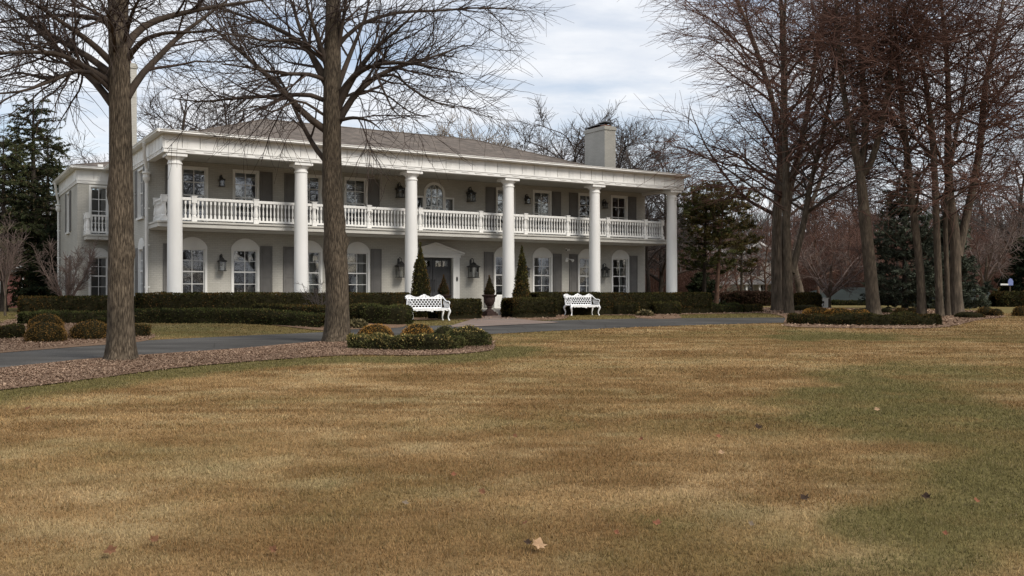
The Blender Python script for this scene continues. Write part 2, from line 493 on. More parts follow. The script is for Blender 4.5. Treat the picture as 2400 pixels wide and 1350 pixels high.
DRIVE = outline([(-260, 846), (0, 826), (150, 814), (320, 800), (560, 788), (760, 779), (900, 767), (1060, 763), (1170, 757), (1300, 752),
                 (1480, 747.5), (1700, 745.5), (1840, 745), (2010, 745), (2030, 748), (2010, 752), (1840, 757), (1680, 761), (1500, 767),
                 (1320, 775), (1145, 784), (1000, 790), (900, 795.5), (750, 804), (540, 823), (250, 843), (0, 868), (-260, 896)], 4, 0.0)
MULCH = [
    outline([(-260, 893), (0, 864), (250, 839), (540, 819.5), (750, 801), (900, 793), (1000, 789), (1115, 788), (1150, 800), (1158, 814), (1135, 825),
             (1000, 834), (820, 834), (650, 844), (420, 863), (200, 892), (0, 917), (-260, 950)], 4, 0.06, 1),
    outline([(-260, 850), (0, 829), (150, 817), (320, 803), (356, 793), (350, 783), (250, 768), (190, 752), (40, 750), (-40, 772), (-260, 780)], 4, 0.06, 2),
    outline([(60, 752), (200, 757), (350, 758), (560, 757), (640, 763), (760, 776), (830, 773), (945, 768), (965, 752), (1080, 750), (1135, 753), (1150, 742), (1000, 730), (700, 728), (300, 730), (60, 735)], 4, 0.05, 3),
    outline([(1172, 745), (1190, 750), (1310, 750), (1330, 742), (1310, 732), (1190, 732)], 4, 0.05, 4),
    outline([(1400, 738), (1480, 740), (1500, 747), (1595, 747), (1605, 738), (1790, 734), (1795, 727), (1660, 722), (1400, 724)], 4, 0.05, 5),
    outline([(1740, 731), (1810, 737), (1838, 745), (1838, 757), (1852, 767), (2000, 770), (2160, 771), (2238, 764), (2300, 750), (2350, 744), (2330, 733), (2230, 727), (2000, 724), (1850, 720), (1760, 724)], 4, 0.07, 6),
]
WALK = outline([(1060, 768), (1200, 763), (1310, 757), (1210, 748), (1190, 737), (1150, 737), (1130, 745), (1090, 755)], 3, 0.0)


def clothe(name, poly, off, mat, step=0.5):
    """an outline laid over the lie of the land"""
    import bmesh
    bm = bmesh.new()
    vs = [bm.verts.new((p[0], p[1], 0)) for p in poly]
    f = bm.faces.new(vs)
    if f.normal.z < 0: f.normal_flip()
    lo = poly.min(0); hi = poly.max(0)
    for ax in (0, 1):
        t = math.floor(lo[ax] / step) * step + step
        while t < hi[ax]:
            no = [0, 0, 0]; no[ax] = 1; co = [0, 0, 0]; co[ax] = t
            bmesh.ops.bisect_plane(bm, geom=bm.verts[:] + bm.edges[:] + bm.faces[:], plane_co=co, plane_no=no)
            t += step
    bmesh.ops.triangulate(bm, faces=bm.faces[:])
    bm.normal_update()
    for v in bm.verts: v.co.z = gz(v.co.x, v.co.y) + off
    for fc in bm.faces:
        if fc.normal.z < 0: fc.normal_flip()
    bm.normal_update()
    me = bpy.data.meshes.new(name); bm.to_mesh(me); bm.free()
    me.materials.append(mat); me.shade_smooth()
    ob = bpy.data.objects.new(name, me); COL.objects.link(ob); tag(ob, kind='structure')
    return ob


def blob(px, py, rx, ry, amp):
    x, y = spot(px, py); return (x, y, rx, ry, amp)


BLOBS = [blob(2150, 950, 1.7, 1.5, 0.6), blob(2330, 1010, 1.7, 1.7, 0.65), blob(2050, 905, 1.2, 1.3, 0.4), blob(2260, 890, 2.4, 2.4, 0.5), blob(2300, 1240, 0.75, 0.9, 0.85), blob(2390, 1120, .9, 1.1, 0.6), blob(1940, 985, .6, .5, .5), blob(2120, 1240, 0.3, 0.3, 0.3), blob(2000, 1330, 0.9, 0.35, 0.4), blob(1250, 1250, 0.9, 0.5, 0.25), blob(1630, 1215, 0.75, 0.6, 0.42),
         blob(1480, 1320, 0.7, 0.45, 0.34), blob(1950, 1300, 0.5, 0.45, 0.35), blob(1945, 789, 1.7, 1.5, 1.0), blob(1985, 782, 1.7, 1.6, 0.5), blob(300, 1080, 2.0, 1.2, 0.2), blob(1250, 1010, 2.0, 1.2, 0.14), blob(560, 1190, 0.9, 0.6, 0.18),
         blob(1400, 783, 4, 2.2, 0.25), blob(2300, 790, 3.2, 2.5, 0.25), blob(1210, 803, 1.0, 1.3, 0.3), blob(2350, 1120, 1.1, 0.8, 0.4)]
EDGE = np.array([spot(*p) for p in [(-200, 955), (0, 924), (200, 899), (420, 869), (650, 850), (820, 842), (1000, 844), (1150, 833), (1190, 818)]])


def lawn_rgb(X, Y, fine=1.0):
    P = np.stack([X, Y], 1)
    g = np.zeros(len(X))
    W = P + (np.stack([fbm(P, 0.9, 3, 3), fbm(P, 0.9, 3, 4)], 1) - 0.5) * np.array([2.3, 2.6]) * np.clip(Y / 12, 0.5, 1.2)[:, None]
    for x, y, rx, ry, a in BLOBS:
        d = ((W[:, 0] - x) / rx) ** 2 + ((W[:, 1] - y) / ry) ** 2
        g += a * np.clip(1.45 - d * 0.85, 0, 1)
    dm = np.full(len(X), 9.0)
    for a, b in zip(EDGE[:-1], EDGE[1:]):
        ab = b - a; t = np.clip(((P - a) @ ab) / (ab @ ab), 0, 1)
        dm = np.minimum(dm, np.linalg.norm(P - a - t[:, None] * ab, axis=1))
    g += 1.0 * np.clip(1.45 - dm / 0.85, 0, 1)
    v = (X - HO[0]) * EV[0] + (Y - HO[1]) * EV[1]
    g += 0.68 * sstep(-9.5, -7.5, v) * sstep(60, 20, X)
    g += 0.75 * sstep(44, 52, Y) * (v < -8)
    n1 = fbm(P, 0.45, 4, 21); n2 = fbm(P * np.array([0.7, 1.5]), 0.8, 4, 31); n3 = fbm(P, 3.2, 3, 41); n4 = fbm(P, 0.16, 3, 51)
    n5 = fbm(P * np.array([0.6, 1.7]), 2.0, 3, 61); n6 = fbm(P * np.array([0.35, 1.5]), 0.9, 3, 71)
    g = np.clip(g + (n1 - 0.5) * 0.85 + (n3 - 0.5) * 0.8 * fine + (n4 - 0.5) * 0.45 + (n5 - 0.5) * 0.5 + 0.06, 0, 1)
    straw = np.array([0.56, 0.415, 0.235]); brown = np.array([0.25, 0.152, 0.066]); tan = np.array([0.405, 0.270, 0.130])
    green = np.array([0.20, 0.172, 0.066]); dgreen = np.array([0.14, 0.124, 0.050])
    s = np.clip((n2 - 0.5) * 1.6 + (n5 - 0.5) * 1.9 + (n6 - 0.5) * 1.7 + 0.10 * np.sin((X + 0.10 * Y) * 3.3 + (n1 - .5) * 2) + 0.45, 0, 1)[:, None]
    c = brown * (1 - s) + tan * s
    s2 = np.clip((n3 * 0.35 + n2 * 0.25 + n5 * 0.4 - 0.53) * 5.5, 0, 1)[:, None]
    c = c * (1 - s2) + straw * s2
    gg = np.clip(g, 0, 1)[:, None]
    gc = green * (1 - gg * 0.6) + dgreen * gg * 0.6
    m = np.clip(gg * 1.12, 0, 0.94)
    c = c * (1 - m) + gc * m
    return c


def mat_lawn():
    m, nt, b = nmat('lawn_soil')
    vc = N(nt, 'ShaderNodeVertexColor', layer_name='Col')
    tc = N(nt, 'ShaderNodeTexCoord')
    n1 = N(nt, 'ShaderNodeTexNoise'); n1.inputs['Scale'].default_value = 24; n1.inputs['Detail'].default_value = 6; n1.inputs['Roughness'].default_value = 0.7
    n2 = N(nt, 'ShaderNodeTexNoise'); n2.inputs['Scale'].default_value = 2.3; n2.inputs['Detail'].default_value = 5
    L(nt, tc.outputs['Object'], n1.inputs['Vector']); L(nt, tc.outputs['Object'], n2.inputs['Vector'])
    r1 = ramp(nt, n1.outputs['Fac'], [(0.28, (0.5, 0.48, 0.46)), (0.72, (1.3, 1.3, 1.28))])
    r2 = ramp(nt, n2.outputs['Fac'], [(0.3, (0.8, 0.8, 0.8)), (0.7, (1.12, 1.12, 1.12))])
    a = N(nt, 'ShaderNodeMix', data_type='RGBA', blend_type='MULTIPLY'); a.inputs['Factor'].default_value = 1
    c = N(nt, 'ShaderNodeMix', data_type='RGBA', blend_type='MULTIPLY'); c.inputs['Factor'].default_value = 1
    L(nt, vc.outputs['Color'], a.inputs[6]); L(nt, r1.outputs['Color'], a.inputs[7]); L(nt, a.outputs[2], c.inputs[6]); L(nt, r2.outputs['Color'], c.inputs[7])
    L(nt, c.outputs[2], b.inputs['Base Color']); b.inputs['Roughness'].default_value = 0.95; b.inputs['Specular IOR Level'].default_value = 0.05
    bp = N(nt, 'ShaderNodeBump'); bp.inputs['Strength'].default_value = 0.7; bp.inputs['Distance'].default_value = 0.04
    L(nt, n1.outputs['Fac'], bp.inputs['Height']); L(nt, bp.outputs['Normal'], b.inputs['Normal'])
    return m


def mat_asphalt():
    m, nt, b = nmat('driveway_asphalt')
    tc = N(nt, 'ShaderNodeTexCoord')
    n1 = N(nt, 'ShaderNodeTexNoise'); n1.inputs['Scale'].default_value = 0.55; n1.inputs['Detail'].default_value = 6; n1.inputs['Roughness'].default_value = 0.6
    mp = N(nt, 'ShaderNodeMapping'); mp.inputs['Scale'].default_value = (0.5, 1.4, 1); mp.inputs['Rotation'].default_value = (0, 0, -0.45)
    L(nt, tc.outputs['Object'], mp.inputs['Vector']); L(nt, mp.outputs[0], n1.inputs['Vector'])
    n2 = N(nt, 'ShaderNodeTexNoise'); n2.inputs['Scale'].default_value = 60; n2.inputs['Detail'].default_value = 4; L(nt, tc.outputs['Object'], n2.inputs['Vector'])
    r = ramp(nt, n1.outputs['Fac'], [(0.25, (0.048, 0.046, 0.044)), (0.5, (0.080, 0.077, 0.073)), (0.75, (0.13, 0.125, 0.118))])
    r2 = ramp(nt, n2.outputs['Fac'], [(0.3, (0.7, 0.7, 0.7)), (0.7, (1.3, 1.3, 1.3))])
    a = N(nt, 'ShaderNodeMix', data_type='RGBA', blend_type='MULTIPLY'); a.inputs['Factor'].default_value = 1
    L(nt, r.outputs['Color'], a.inputs[6]); L(nt, r2.outputs['Color'], a.inputs[7])
    v = N(nt, 'ShaderNodeTexVoronoi', feature='DISTANCE_TO_EDGE'); v.inputs['Scale'].default_value = 0.35; L(nt, tc.outputs['Object'], v.inputs['Vector'])
    rc = ramp(nt, v.outputs['Distance'], [(0.0, (0.55, 0.55, 0.55)), (0.012, (1, 1, 1))])
    c = N(nt, 'ShaderNodeMix', data_type='RGBA', blend_type='MULTIPLY'); c.inputs['Factor'].default_value = 0.6
    L(nt, a.outputs[2], c.inputs[6]); L(nt, rc.outputs['Color'], c.inputs[7])
    L(nt, c.outputs[2], b.inputs['Base Color']); b.inputs['Roughness'].default_value = 1.0; b.inputs['Specular IOR Level'].default_value = 0.02
    bp = N(nt, 'ShaderNodeBump'); bp.inputs['Strength'].default_value = 0.3; bp.inputs['Distance'].default_value = 0.01
    L(nt, n2.outputs['Fac'], bp.inputs['Height']); L(nt, bp.outputs['Normal'], b.inputs['Normal'])
    return m


M['lawn'] = mat_lawn()
M['asphalt'] = mat_asphalt()
M['mulch'] = mat_noise('mulch_ground', (0.095, 0.057, 0.037), (0.28, 0.19, 0.128), 26, 0.95, (1, 1, 1), 0.8, 40, 0.05, 7, 0.03)

gx = np.concatenate([[-600, -350, -200, -120, -80, -60, -48], np.arange(-40, 48.01, 0.5), [56, 66, 80, 100, 130, 200, 350, 600]])
gy = np.concatenate([[-200, -100, -50, -25, -12], np.arange(-4, 64.01, 0.5), [67, 70, 74, 78, 83, 88, 94, 100, 106, 112, 120, 135, 160, 220, 350, 600, 1200]])
GX, GY = np.meshgrid(gx, gy)
gv = np.stack([GX.ravel(), GY.ravel(), ground_z(GX.ravel(), GY.ravel())], 1)
gi = np.arange(GX.size).reshape(GX.shape)
gq = np.stack([gi[:-1, :-1], gi[:-1, 1:], gi[1:, 1:], gi[1:, :-1]], -1).reshape(-1, 4)
tag(mesh_np('ground', gv, [gq], M['lawn'], colors=lawn_rgb(gv[:, 0], gv[:, 1], 0.5) * 0.9, smooth=True), kind='structure')

clothe('driveway', DRIVE, 0.012, M['asphalt'])
for i, mp_ in enumerate(MULCH):
    clothe('mulch_bed', mp_, 0.02 + 0.001 * i, M['mulch'])
clothe('brick_path', WALK, 0.03, M['pavers'])


def planted(X, Y):
    k = ~inside(DRIVE, X, Y)
    for p in MULCH: k &= ~inside(p, X, Y)
    k &= ~inside(WALK, X, Y)
    v = (X - HO[0]) * EV[0] + (Y - HO[1]) * EV[1]; u = (X - HO[0]) * EU[0] + (Y - HO[1]) * EU[1]
    k &= ~((v > -0.9) & (u > -3) & (u < 25))
    return k


def grass():
    Vs = []; Cs = []
    for y0, y1, dens, wid, ln in ((3.6, 6.5, 8500, 0.0030, 0.029), (6.5, 10, 5000, 0.0042, 0.031), (10, 16, 2600, 0.0065, 0.033), (16, 28, 1000, 0.0105, 0.034), (28, 46, 280, 0.020, 0.04)):
        k = 0.68; n = int(dens * k * (y1 * y1 - y0 * y0))
        Y = np.sqrt(RNG.uniform(y0 * y0, y1 * y1, n)); X = RNG.uniform(-k, k, n) * Y
        ok = planted(X, Y); X = X[ok]; Y = Y[ok]; n = len(X)
        clump = fbm(np.stack([X, Y], 1), 5.5, 2, 77)
        a = RNG.uniform(0, 2 * pi, n); h = ln * RNG.uniform(0.45, 1.25, n) * (0.65 + 0.7 * clump)
        b = a + pi / 2 + RNG.normal(0, 0.6, n)
        w = wid * RNG.uniform(0.6, 1.3, n)
        base = np.stack([X, Y, ground_z(X, Y) - 0.003], 1)
        d = np.stack([np.cos(a) * w, np.sin(a) * w, 0 * a], 1)
        lean = RNG.uniform(0.25, 1.5, n)
        tip = base + np.stack([np.cos(b) * h * np.sin(lean), np.sin(b) * h * np.sin(lean), h * np.cos(lean) + 0.004], 1)
        Vs.append(np.stack([base - d, base + d, tip], 1).reshape(-1, 3))
        c = lawn_rgb(X, Y)
        c = c * RNG.uniform(0.62, 1.4, n)[:, None]
        pale = RNG.random(n) < 0.10; c[pale] = c[pale] * 0.5 + np.array([0.34, 0.265, 0.16]) * 0.5
        gr = RNG.random(n) < 0.12; c[gr] = c[gr] * 0.5 + np.array([0.085, 0.092, 0.034]) * 0.5
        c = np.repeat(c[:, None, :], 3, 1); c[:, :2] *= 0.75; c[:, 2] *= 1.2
        Cs.append(c.reshape(-1, 3))
    V = np.concatenate(Vs); C = np.concatenate(Cs)
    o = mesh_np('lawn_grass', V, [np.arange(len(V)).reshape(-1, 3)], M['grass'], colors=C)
    tag(o, 'short dormant winter grass, straw brown with green patches', 'grass', kind='stuff')


grass()


def chips():
    Vs = []; Cs = []
    for poly, n, sz in ((MULCH[0], 110000, 0.026), (MULCH[1], 26000, 0.034), (MULCH[5], 12000, 0.07), (MULCH[2], 5000, 0.07), (MULCH[4], 3000, 0.08), (MULCH[3], 1500, 0.07)):
        lo = poly.min(0); hi = poly.max(0)
        X = RNG.uniform(lo[0], hi[0], n * 3); Y = RNG.uniform(lo[1], hi[1], n * 3)
        k = inside(poly, X + RNG.normal(0, .10, n * 3), Y + RNG.normal(0, .10, n * 3)) & ~inside(DRIVE, X, Y); X = X[k][:n]; Y = Y[k][:n]; m = len(X)
        a = RNG.uniform(0, 2 * pi, m); l = sz * RNG.uniform(0.4, 1.4, m); w = l * RNG.uniform(0.2, 0.5, m)
        z = ground_z(X, Y) + 0.026 + RNG.uniform(0, 0.03, m)
        c0 = np.stack([X, Y, z], 1); d = np.stack([np.cos(a) * l, np.sin(a) * l, RNG.normal(0, 0.35, m) * l], 1) / 2
        e = np.stack([-np.sin(a) * w, np.cos(a) * w, RNG.normal(0, 0.5, m) * w], 1) / 2
        Vs.append(np.stack([c0 - d - e, c0 + d - e, c0 + d + e, c0 - d + e], 1).reshape(-1, 3))
        t = RNG.random(m)[:, None] ** 1.6
        patch = fbm(np.stack([X, Y], 1), 0.8, 3, 5)[:, None]
        c = np.array([0.15, 0.092, 0.063]) * (1 - t) + np.array([0.41, 0.293, 0.208]) * t
        c *= 0.65 + 0.7 * patch
        Cs.append(np.repeat(c[:, None, :], 4, 1).reshape(-1, 3))
    V = np.concatenate(Vs)
    o = mesh_np('bark_chippings', V, [np.arange(len(V)).reshape(-1, 4)], M['chips'], colors=np.concatenate(Cs))
    tag(o, 'reddish brown shredded wood mulch strewn over the beds', 'mulch', kind='stuff')


chips()

# ------------------------------------------------------------------ fallen leaves
LEAFV = [(0, -0.5), (0.12, -0.22), (0.42, -0.30), (0.34, -0.08), (0.55, 0.12), (0.28, 0.16), (0.22, 0.34), (0.0, 0.56), (-0.2, 0.3), (-0.3, 0.18), (-0.52, 0.16), (-0.34, -0.06), (-0.45, -0.26), (-0.12, -0.2)]


def fallen(px, py, size, col, label, dark=False):
    x, y = spot(px, py); mb = MB(); vs = []
    cu = random.uniform(0.5, 1.1); tw = random.uniform(-0.7, 0.7)
    for a, b in LEAFV:
        vs.append((a * size, b * size * 0.9, size * (cu * (a * a + 0.6 * b * b) + tw * a * b + random.uniform(-0.03, 0.03))))
    vs.append((0, 0, 0)); n = len(LEAFV)
    mb.add(vs, [(i, (i + 1) % n, n) for i in range(n)])
    m = M.get('leaf%s' % (col,))
    if m is None:
        m = M['leaf%s' % (col,)] = mat_noise('dry_leaf', tuple(c * 0.7 for c in col), tuple(c * 1.2 for c in col), 25, 0.85, spec=0.03)
    o = mb.build('fallen_leaf', m); o.location = (x, y, gz(x, y) + 0.03 + size * .25); o.rotation_euler = (random.uniform(0.35, 0.95), random.uniform(-0.4, 0.4), random.uniform(-.5, .5)); o.scale = (1.1,) * 3
    tag(o, label, 'leaf', 'dead leaves lying on the lawn')


TANL, ORL, BRL, DKL, GYL = (0.38, 0.25, 0.15), (0.22, 0.095, 0.055), (0.16, 0.08, 0.045), (0.05, 0.034, 0.025), (0.18, 0.14, 0.10)
for a in [(1262, 1298, 0.085, TANL, 'large pale tan maple leaf, the biggest leaf on the lawn'),
          (1236, 1290, 0.05, DKL, 'small black curled leaf touching the large pale tan leaf'),
          (1540, 1244, 0.06, ORL, 'bright rust-orange curled leaf right of the large tan leaf'),
          (1445, 1264, 0.035, ORL, 'small rust-orange leaf just left of the bright rust-orange curled leaf'),
          (1130, 1168, 0.055, BRL, 'brown folded leaf standing upright in the mid lawn'),
          (1063, 1124, 0.045, ORL, 'little red leaf above left of the brown upright leaf'),
          (1232, 1240, 0.04, BRL, 'dark red scrap of leaf above the large tan leaf'),
          (362, 1284, 0.06, BRL, 'brown crumpled leaf on the lower left lawn'),
          (258, 1312, 0.075, BRL, 'long flat brown leaf, lowest on the left lawn'),
          (640, 1306, 0.05, BRL, 'dark red leaf between the lower left leaves and the large tan leaf'),
          (1684, 1034, 0.06, ORL, 'red-brown leaf on pale grass in the middle right lawn'),
          (1503, 1040, 0.05, ORL, 'tiny red leaf left of the red-brown leaf on pale grass'),
          (1690, 1074, 0.06, TANL, 'pale straw-coloured leaf below the red-brown leaf'),
          (1776, 1013, 0.09, DKL, 'dark leaf heap at the edge of the green right patch'),
          (2288, 1188, 0.05, ORL, 'orange leaf on the dark green lower right grass'),
          (2215, 1266, 0.035, ORL, 'small orange leaf, lowest of those on the dark green grass'),
          (2170, 1180, 0.065, DKL, 'black crumpled leaf beside the orange leaf on dark green grass'),
          (1885, 1183, 0.07, DKL, 'black torn leaf in straw grass left of the green corner'),
          (1760, 1243, 0.04, GYL, 'small grey leaf in the lower right straw grass'),
          (950, 1194, 0.05, GYL, 'grey-brown leaf left of the brown upright leaf'),
          (66, 968, 0.09, BRL, 'brown leaf on the far left lawn below the mulch'),
          (1207, 1032, 0.05, BRL, 'small brown leaf alone in the centre lawn'),
          (2055, 969, 0.07, TANL, 'pale leaf lying on the green right patch')]:
    fallen(*a)
# ================================================================== THE MANSION
HOUSE = thing('mansion', 'long two-storey greige brick house with six white columns, full-width balcony and brown hipped roof', 'house', (HO[0], HO[1], PAD), HROT)
FL, UF = 0.28, 3.66                       # porch floor, balcony floor
UL, UR = -0.44, LEN + 0.44                # ends of the front wall
BACK = 18.6
TH = 0.28


def wall_u(mb, u0, u1, z0, z1, v, holes, depth=TH, sgn=1):
    """wall facing -v with rectangular openings (ua,ub,za,zb) and their reveals"""
    us = sorted({u0, u1, *[h[0] for h in holes], *[h[1] for h in holes]})
    for a, b in zip(us[:-1], us[1:]):
        hs = sorted([(h[2], h[3]) for h in holes if h[0] <= a + 1e-6 and h[1] >= b - 1e-6])
        z = z0
        for ha, hb in hs:
            if ha > z + 1e-6: mb.quad((a, v, z), (b, v, z), (b, v, ha), (a, v, ha))
            z = hb
        if z < z1 - 1e-6: mb.quad((a, v, z), (b, v, z), (b, v, z1), (a, v, z1))
    for a, b, c, d in holes:
        e = v + depth
        mb.quad((a, v, c), (a, v, d), (a, e, d), (a, e, c)); mb.quad((b, v, d), (b, v, c), (b, e, c), (b, e, d))
        mb.quad((a, v, d), (b, v, d), (b, e, d), (a, e, d)); mb.quad((b, v, c), (a, v, c), (a, e, c), (b, e, c))


def wall_v(mb, v0, v1, z0, z1, u, holes, depth=TH):
    """left-hand wall facing -u, openings (va,vb,za,zb)"""
    vs = sorted({v0, v1, *[h[0] for h in holes], *[h[1] for h in holes]})
    for a, b in zip(vs[:-1], vs[1:]):
        hs = sorted([(h[2], h[3]) for h in holes if h[0] <= a + 1e-6 and h[1] >= b - 1e-6])
        z = z0
        for ha, hb in hs:
            if ha > z + 1e-6: mb.quad((u, b, z), (u, a, z), (u, a, ha), (u, b, ha))
            z = hb
        if z < z1 - 1e-6: mb.quad((u, b, z), (u, a, z), (u, a, z1), (u, b, z1))
    for a, b, c, d in holes:
        e = u + depth
        mb.quad((u, a, d), (u, a, c), (e, a, c), (e, a, d)); mb.quad((u, b, c), (u, b, d), (e, b, d), (e, b, c))
        mb.quad((u, a, d), (e, a, d), (e, b, d), (u, b, d)); mb.quad((u, b, c), (e, b, c), (e, a, c), (u, a, c))


def arc_panel(cx, w, z0, rise, n=14):
    """flat-bottomed segmental arch"""
    h = w / 2; R = (h * h + rise * rise) / (2 * rise); a = math.asin(h / R)
    return [(cx - h, z0), (cx + h, z0)] + [(cx + R * sin(a - 2 * a * i / n), z0 + rise - R + R * cos(a - 2 * a * i / n)) for i in range(1, n)]


def make_window(u, z0, z1, w, v, cols, rows, meet, glass, parent=None, arch=0.0, panel=0.0, curtain='', cas=0.085, name='window', side=False, muntin=0.024, blank=False):
    """casing, sashes and glazing bars in one mesh; pane and curtain are its children. side: on a wall facing -u"""
    a, b = u - w / 2, u + w / 2
    mb = MB(); pr = 0.035
    f0, f1 = v - pr, v + 0.12
    mb.box(a, f0, z0, a + cas, f1, z1); mb.box(b - cas, f0, z0, b, f1, z1)
    mb.box(a + cas, f0 + 0.002, z1 - cas, b - cas, f1, z1)
    if arch:
        mb.prism(arc_panel(u, w, z1 + 0.002, arch), 'y', v - pr - 0.003, v + 0.05)
    ga, gb, g0, g1 = a + cas, b - cas, z0, z1 - cas
    if panel:
        mb.box(ga, v - 0.01, z0, gb, v + 0.10, z0 + panel)
        mb.box(ga + 0.12, v - 0.024, z0 + 0.12, gb - 0.12, v - 0.010, z0 + panel - 0.12)
        g0 = z0 + panel
    else:
        mb.box(a - 0.05, v - 0.09, z0 - 0.09, b + 0.05, v + 0.05, z0 - 0.001); 
    s0, s1 = v + 0.055, v + 0.095; st = 0.045
    mb.box(ga, s0, g0, ga + st, s1, g1); mb.box(gb - st, s0, g0, gb, s1, g1)
    mb.box(ga + st, s0 + .002, g1 - st, gb - st, s1, g1); mb.box(ga + st, s0 + .002, g0, gb - st, s1, g0 + st)
    ia, ib = ga + st, gb - st
    if meet: mb.box(ia, s0 - 0.01, meet - 0.025, ib, s1 - .002, meet + 0.025)
    q0, q1 = s0 + 0.008, s1 - 0.010
    for c in range(1, cols):
        x = ia + (ib - ia) * c / cols; mb.box(x - muntin / 2, q0, g0 + st, x + muntin / 2, q1, g1 - st)
    for (lo, hi) in ([(g0, meet), (meet, g1)] if meet else [(g0, g1)]):
        k = rows if not meet else rows // 2
        for r in range(1, k):
            z = lo + (hi - lo) * r / k; mb.box(ia, q0 + 0.003, z - muntin / 2, ib, q1 - .003, z + muntin / 2)
    pane = MB(); y = s1 - 0.02
    pane.quad((ia - .01, y, g0 + .02), (ib + .01, y, g0 + .02), (ib + .01, y, g1 - .02), (ia - .01, y, g1 - .02))
    cur = MB()
    if curtain:
        y = v + 0.38
        for sd, frac in {'l': ((0, 0.24),), 'r': ((1, 0.24),), 'b': ((0, 0.2), (1, 0.2)), 'f': ((0, 1.0),), 'blind': ()}[curtain]:
            x0 = ia if sd == 0 else ib - (ib - ia) * frac; n = 22
            xs = [x0 + (ib - ia) * frac * i / n for i in range(n + 1)]
            for i in range(n):
                ya = y + 0.03 * sin(i * 1.25); yb = y + 0.03 * sin((i + 1) * 1.25)
                cur.quad((xs[i], ya, z0), (xs[i + 1], yb, z0), (xs[i + 1], yb, z1), (xs[i], ya, z1))
        if curtain == 'blind':
            n = 14; zb = z0 + (z1 - z0) * 0.42
            for i in range(n):
                z = zb + (z1 - zb) * i / n; cur.box(ia, y - 0.02, z, ib, y + 0.0, z + (z1 - zb) / n * 0.62)
    if side:
        for m_ in (mb, pane, cur):
            m_.v = [(v + (q - v), p, r) if False else (q, p, r) for p, q, r in m_.v]
            m_.f = [tuple(reversed(f)) for f in m_.f]
    o = mb.build(name, M['trim'], parent or HOUSE)
    pane.build('pane', glass, o)
    if cur.v: cur.build('curtain', M['curtain'], o)
    return o


def make_shutter(u, z0, z1, w, v, side=False, rails=(0.0, 0.52, 1.0)):
    mb = MB(); a, b = u - w / 2, u + w / 2; y0 = v - 0.05
    mb.box(a, y0 + 0.018, z0, b, v - 0.004, z1)
    t = 0.055
    mb.box(a, y0, z0, a + t, y0 + .0175, z1); mb.box(b - t, y0, z0, b, y0 + .0175, z1)
    H = z1 - z0
    for r in rails:
        zc = z0 + H * r; zc = min(max(zc, z0 + t * .7), z1 - t * .7)
        mb.box(a + t, y0 + .001, zc - t * .7, b - t, y0 + .0175, zc + t * .7)
    zs = [z0 + H * r for r in rails]
    for p, q in zip(zs[:-1], zs[1:]):
        mb.box(a + t + .045, y0 + .006, p + t * .7 + .05, b - t - .045, y0 + .0178, q - t * .7 - .05)
    if side:
        mb.v = [(q, p, r) for p, q, r in mb.v]; mb.f = [tuple(reversed(f)) for f in mb.f]
    return mb.build('shutter', M['shutter'], HOUSE)


# ---- openings
LW = [1.19, 3.26, 5.93, 8.07]; LW = LW + [LEN - x for x in reversed(LW)]
UW = [1.26, 3.28, 5.95, 8.0]; UW = UW + [LEN - x for x in reversed(UW)]
WW, WU = 1.13, 1.06
low_holes = [(u - WW / 2, u + WW / 2, FL, 2.80) for u in LW]
up_holes = [(u - WU / 2, u + WU / 2, UF + 0.002, 5.94) for u in UW]
DW = 0.93
door_hole = (UC - DW, UC + DW, FL, 2.58)
pal = [(UC - 0.42, UC + 0.42, UF + .002, 5.43), (UC - 0.93, UC - 0.56, UF + .002, 5.24), (UC + 0.56, UC + 0.93, UF + .002, 5.24)]
mb = MB()
wall_u(mb, UL, UR, -0.3, 6.13, WALL, low_holes + up_holes + [door_hole] + pal)
SIDE_UP = [(3.45, 4.65, 3.98, 5.92)]; SIDE_LOW = [(3.45, 4.55, 0.9, 2.80)]
wall_v(mb, WALL, BACK, -0.3, 6.13, UL, SIDE_UP + SIDE_LOW + [(7.4, 8.4, 3.98, 5.92), (7.4, 8.4, .9, 2.8)])
mb.quad((UR, WALL, -.3), (UR, BACK, -.3), (UR, BACK, 6.13), (UR, WALL, 6.13))
mb.quad((UR, BACK, -.3), (UL, BACK, -.3), (UL, BACK, 6.13), (UR, BACK, 6.13))
# wing
WV, WL2 = 11.75, -1.84
wing_holes = [(-1.36, -0.5, UF + .02, 5.96), (-1.38, -0.5, FL, 2.72)]
wall_u(mb, WL2, UL, -0.3, 6.13, WV, wing_holes)
wall_v(mb, WV, 18.9, -0.3, 6.13, WL2, [(14.6, 15.6, 3.95, 5.9), (14.6, 15.6, 0.8, 2.8)])
mb.quad((UL, 18.9, -.3), (WL2, 18.9, -.3), (WL2, 18.9, 6.13), (UL, 18.9, 6.13))
mb.build('wall', M['brick'], HOUSE)
# rooms seen through the glass
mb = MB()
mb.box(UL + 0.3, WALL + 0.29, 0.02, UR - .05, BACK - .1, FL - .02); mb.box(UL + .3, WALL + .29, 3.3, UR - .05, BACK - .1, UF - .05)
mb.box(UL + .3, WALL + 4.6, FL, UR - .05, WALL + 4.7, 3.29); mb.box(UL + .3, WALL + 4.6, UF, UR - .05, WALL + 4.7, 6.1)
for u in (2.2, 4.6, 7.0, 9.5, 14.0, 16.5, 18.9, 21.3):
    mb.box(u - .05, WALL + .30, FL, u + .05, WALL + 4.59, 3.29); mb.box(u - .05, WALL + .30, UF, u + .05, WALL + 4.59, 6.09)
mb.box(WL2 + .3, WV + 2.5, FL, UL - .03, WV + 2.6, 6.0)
mb.build('interior_partition', M['inside'], HOUSE)

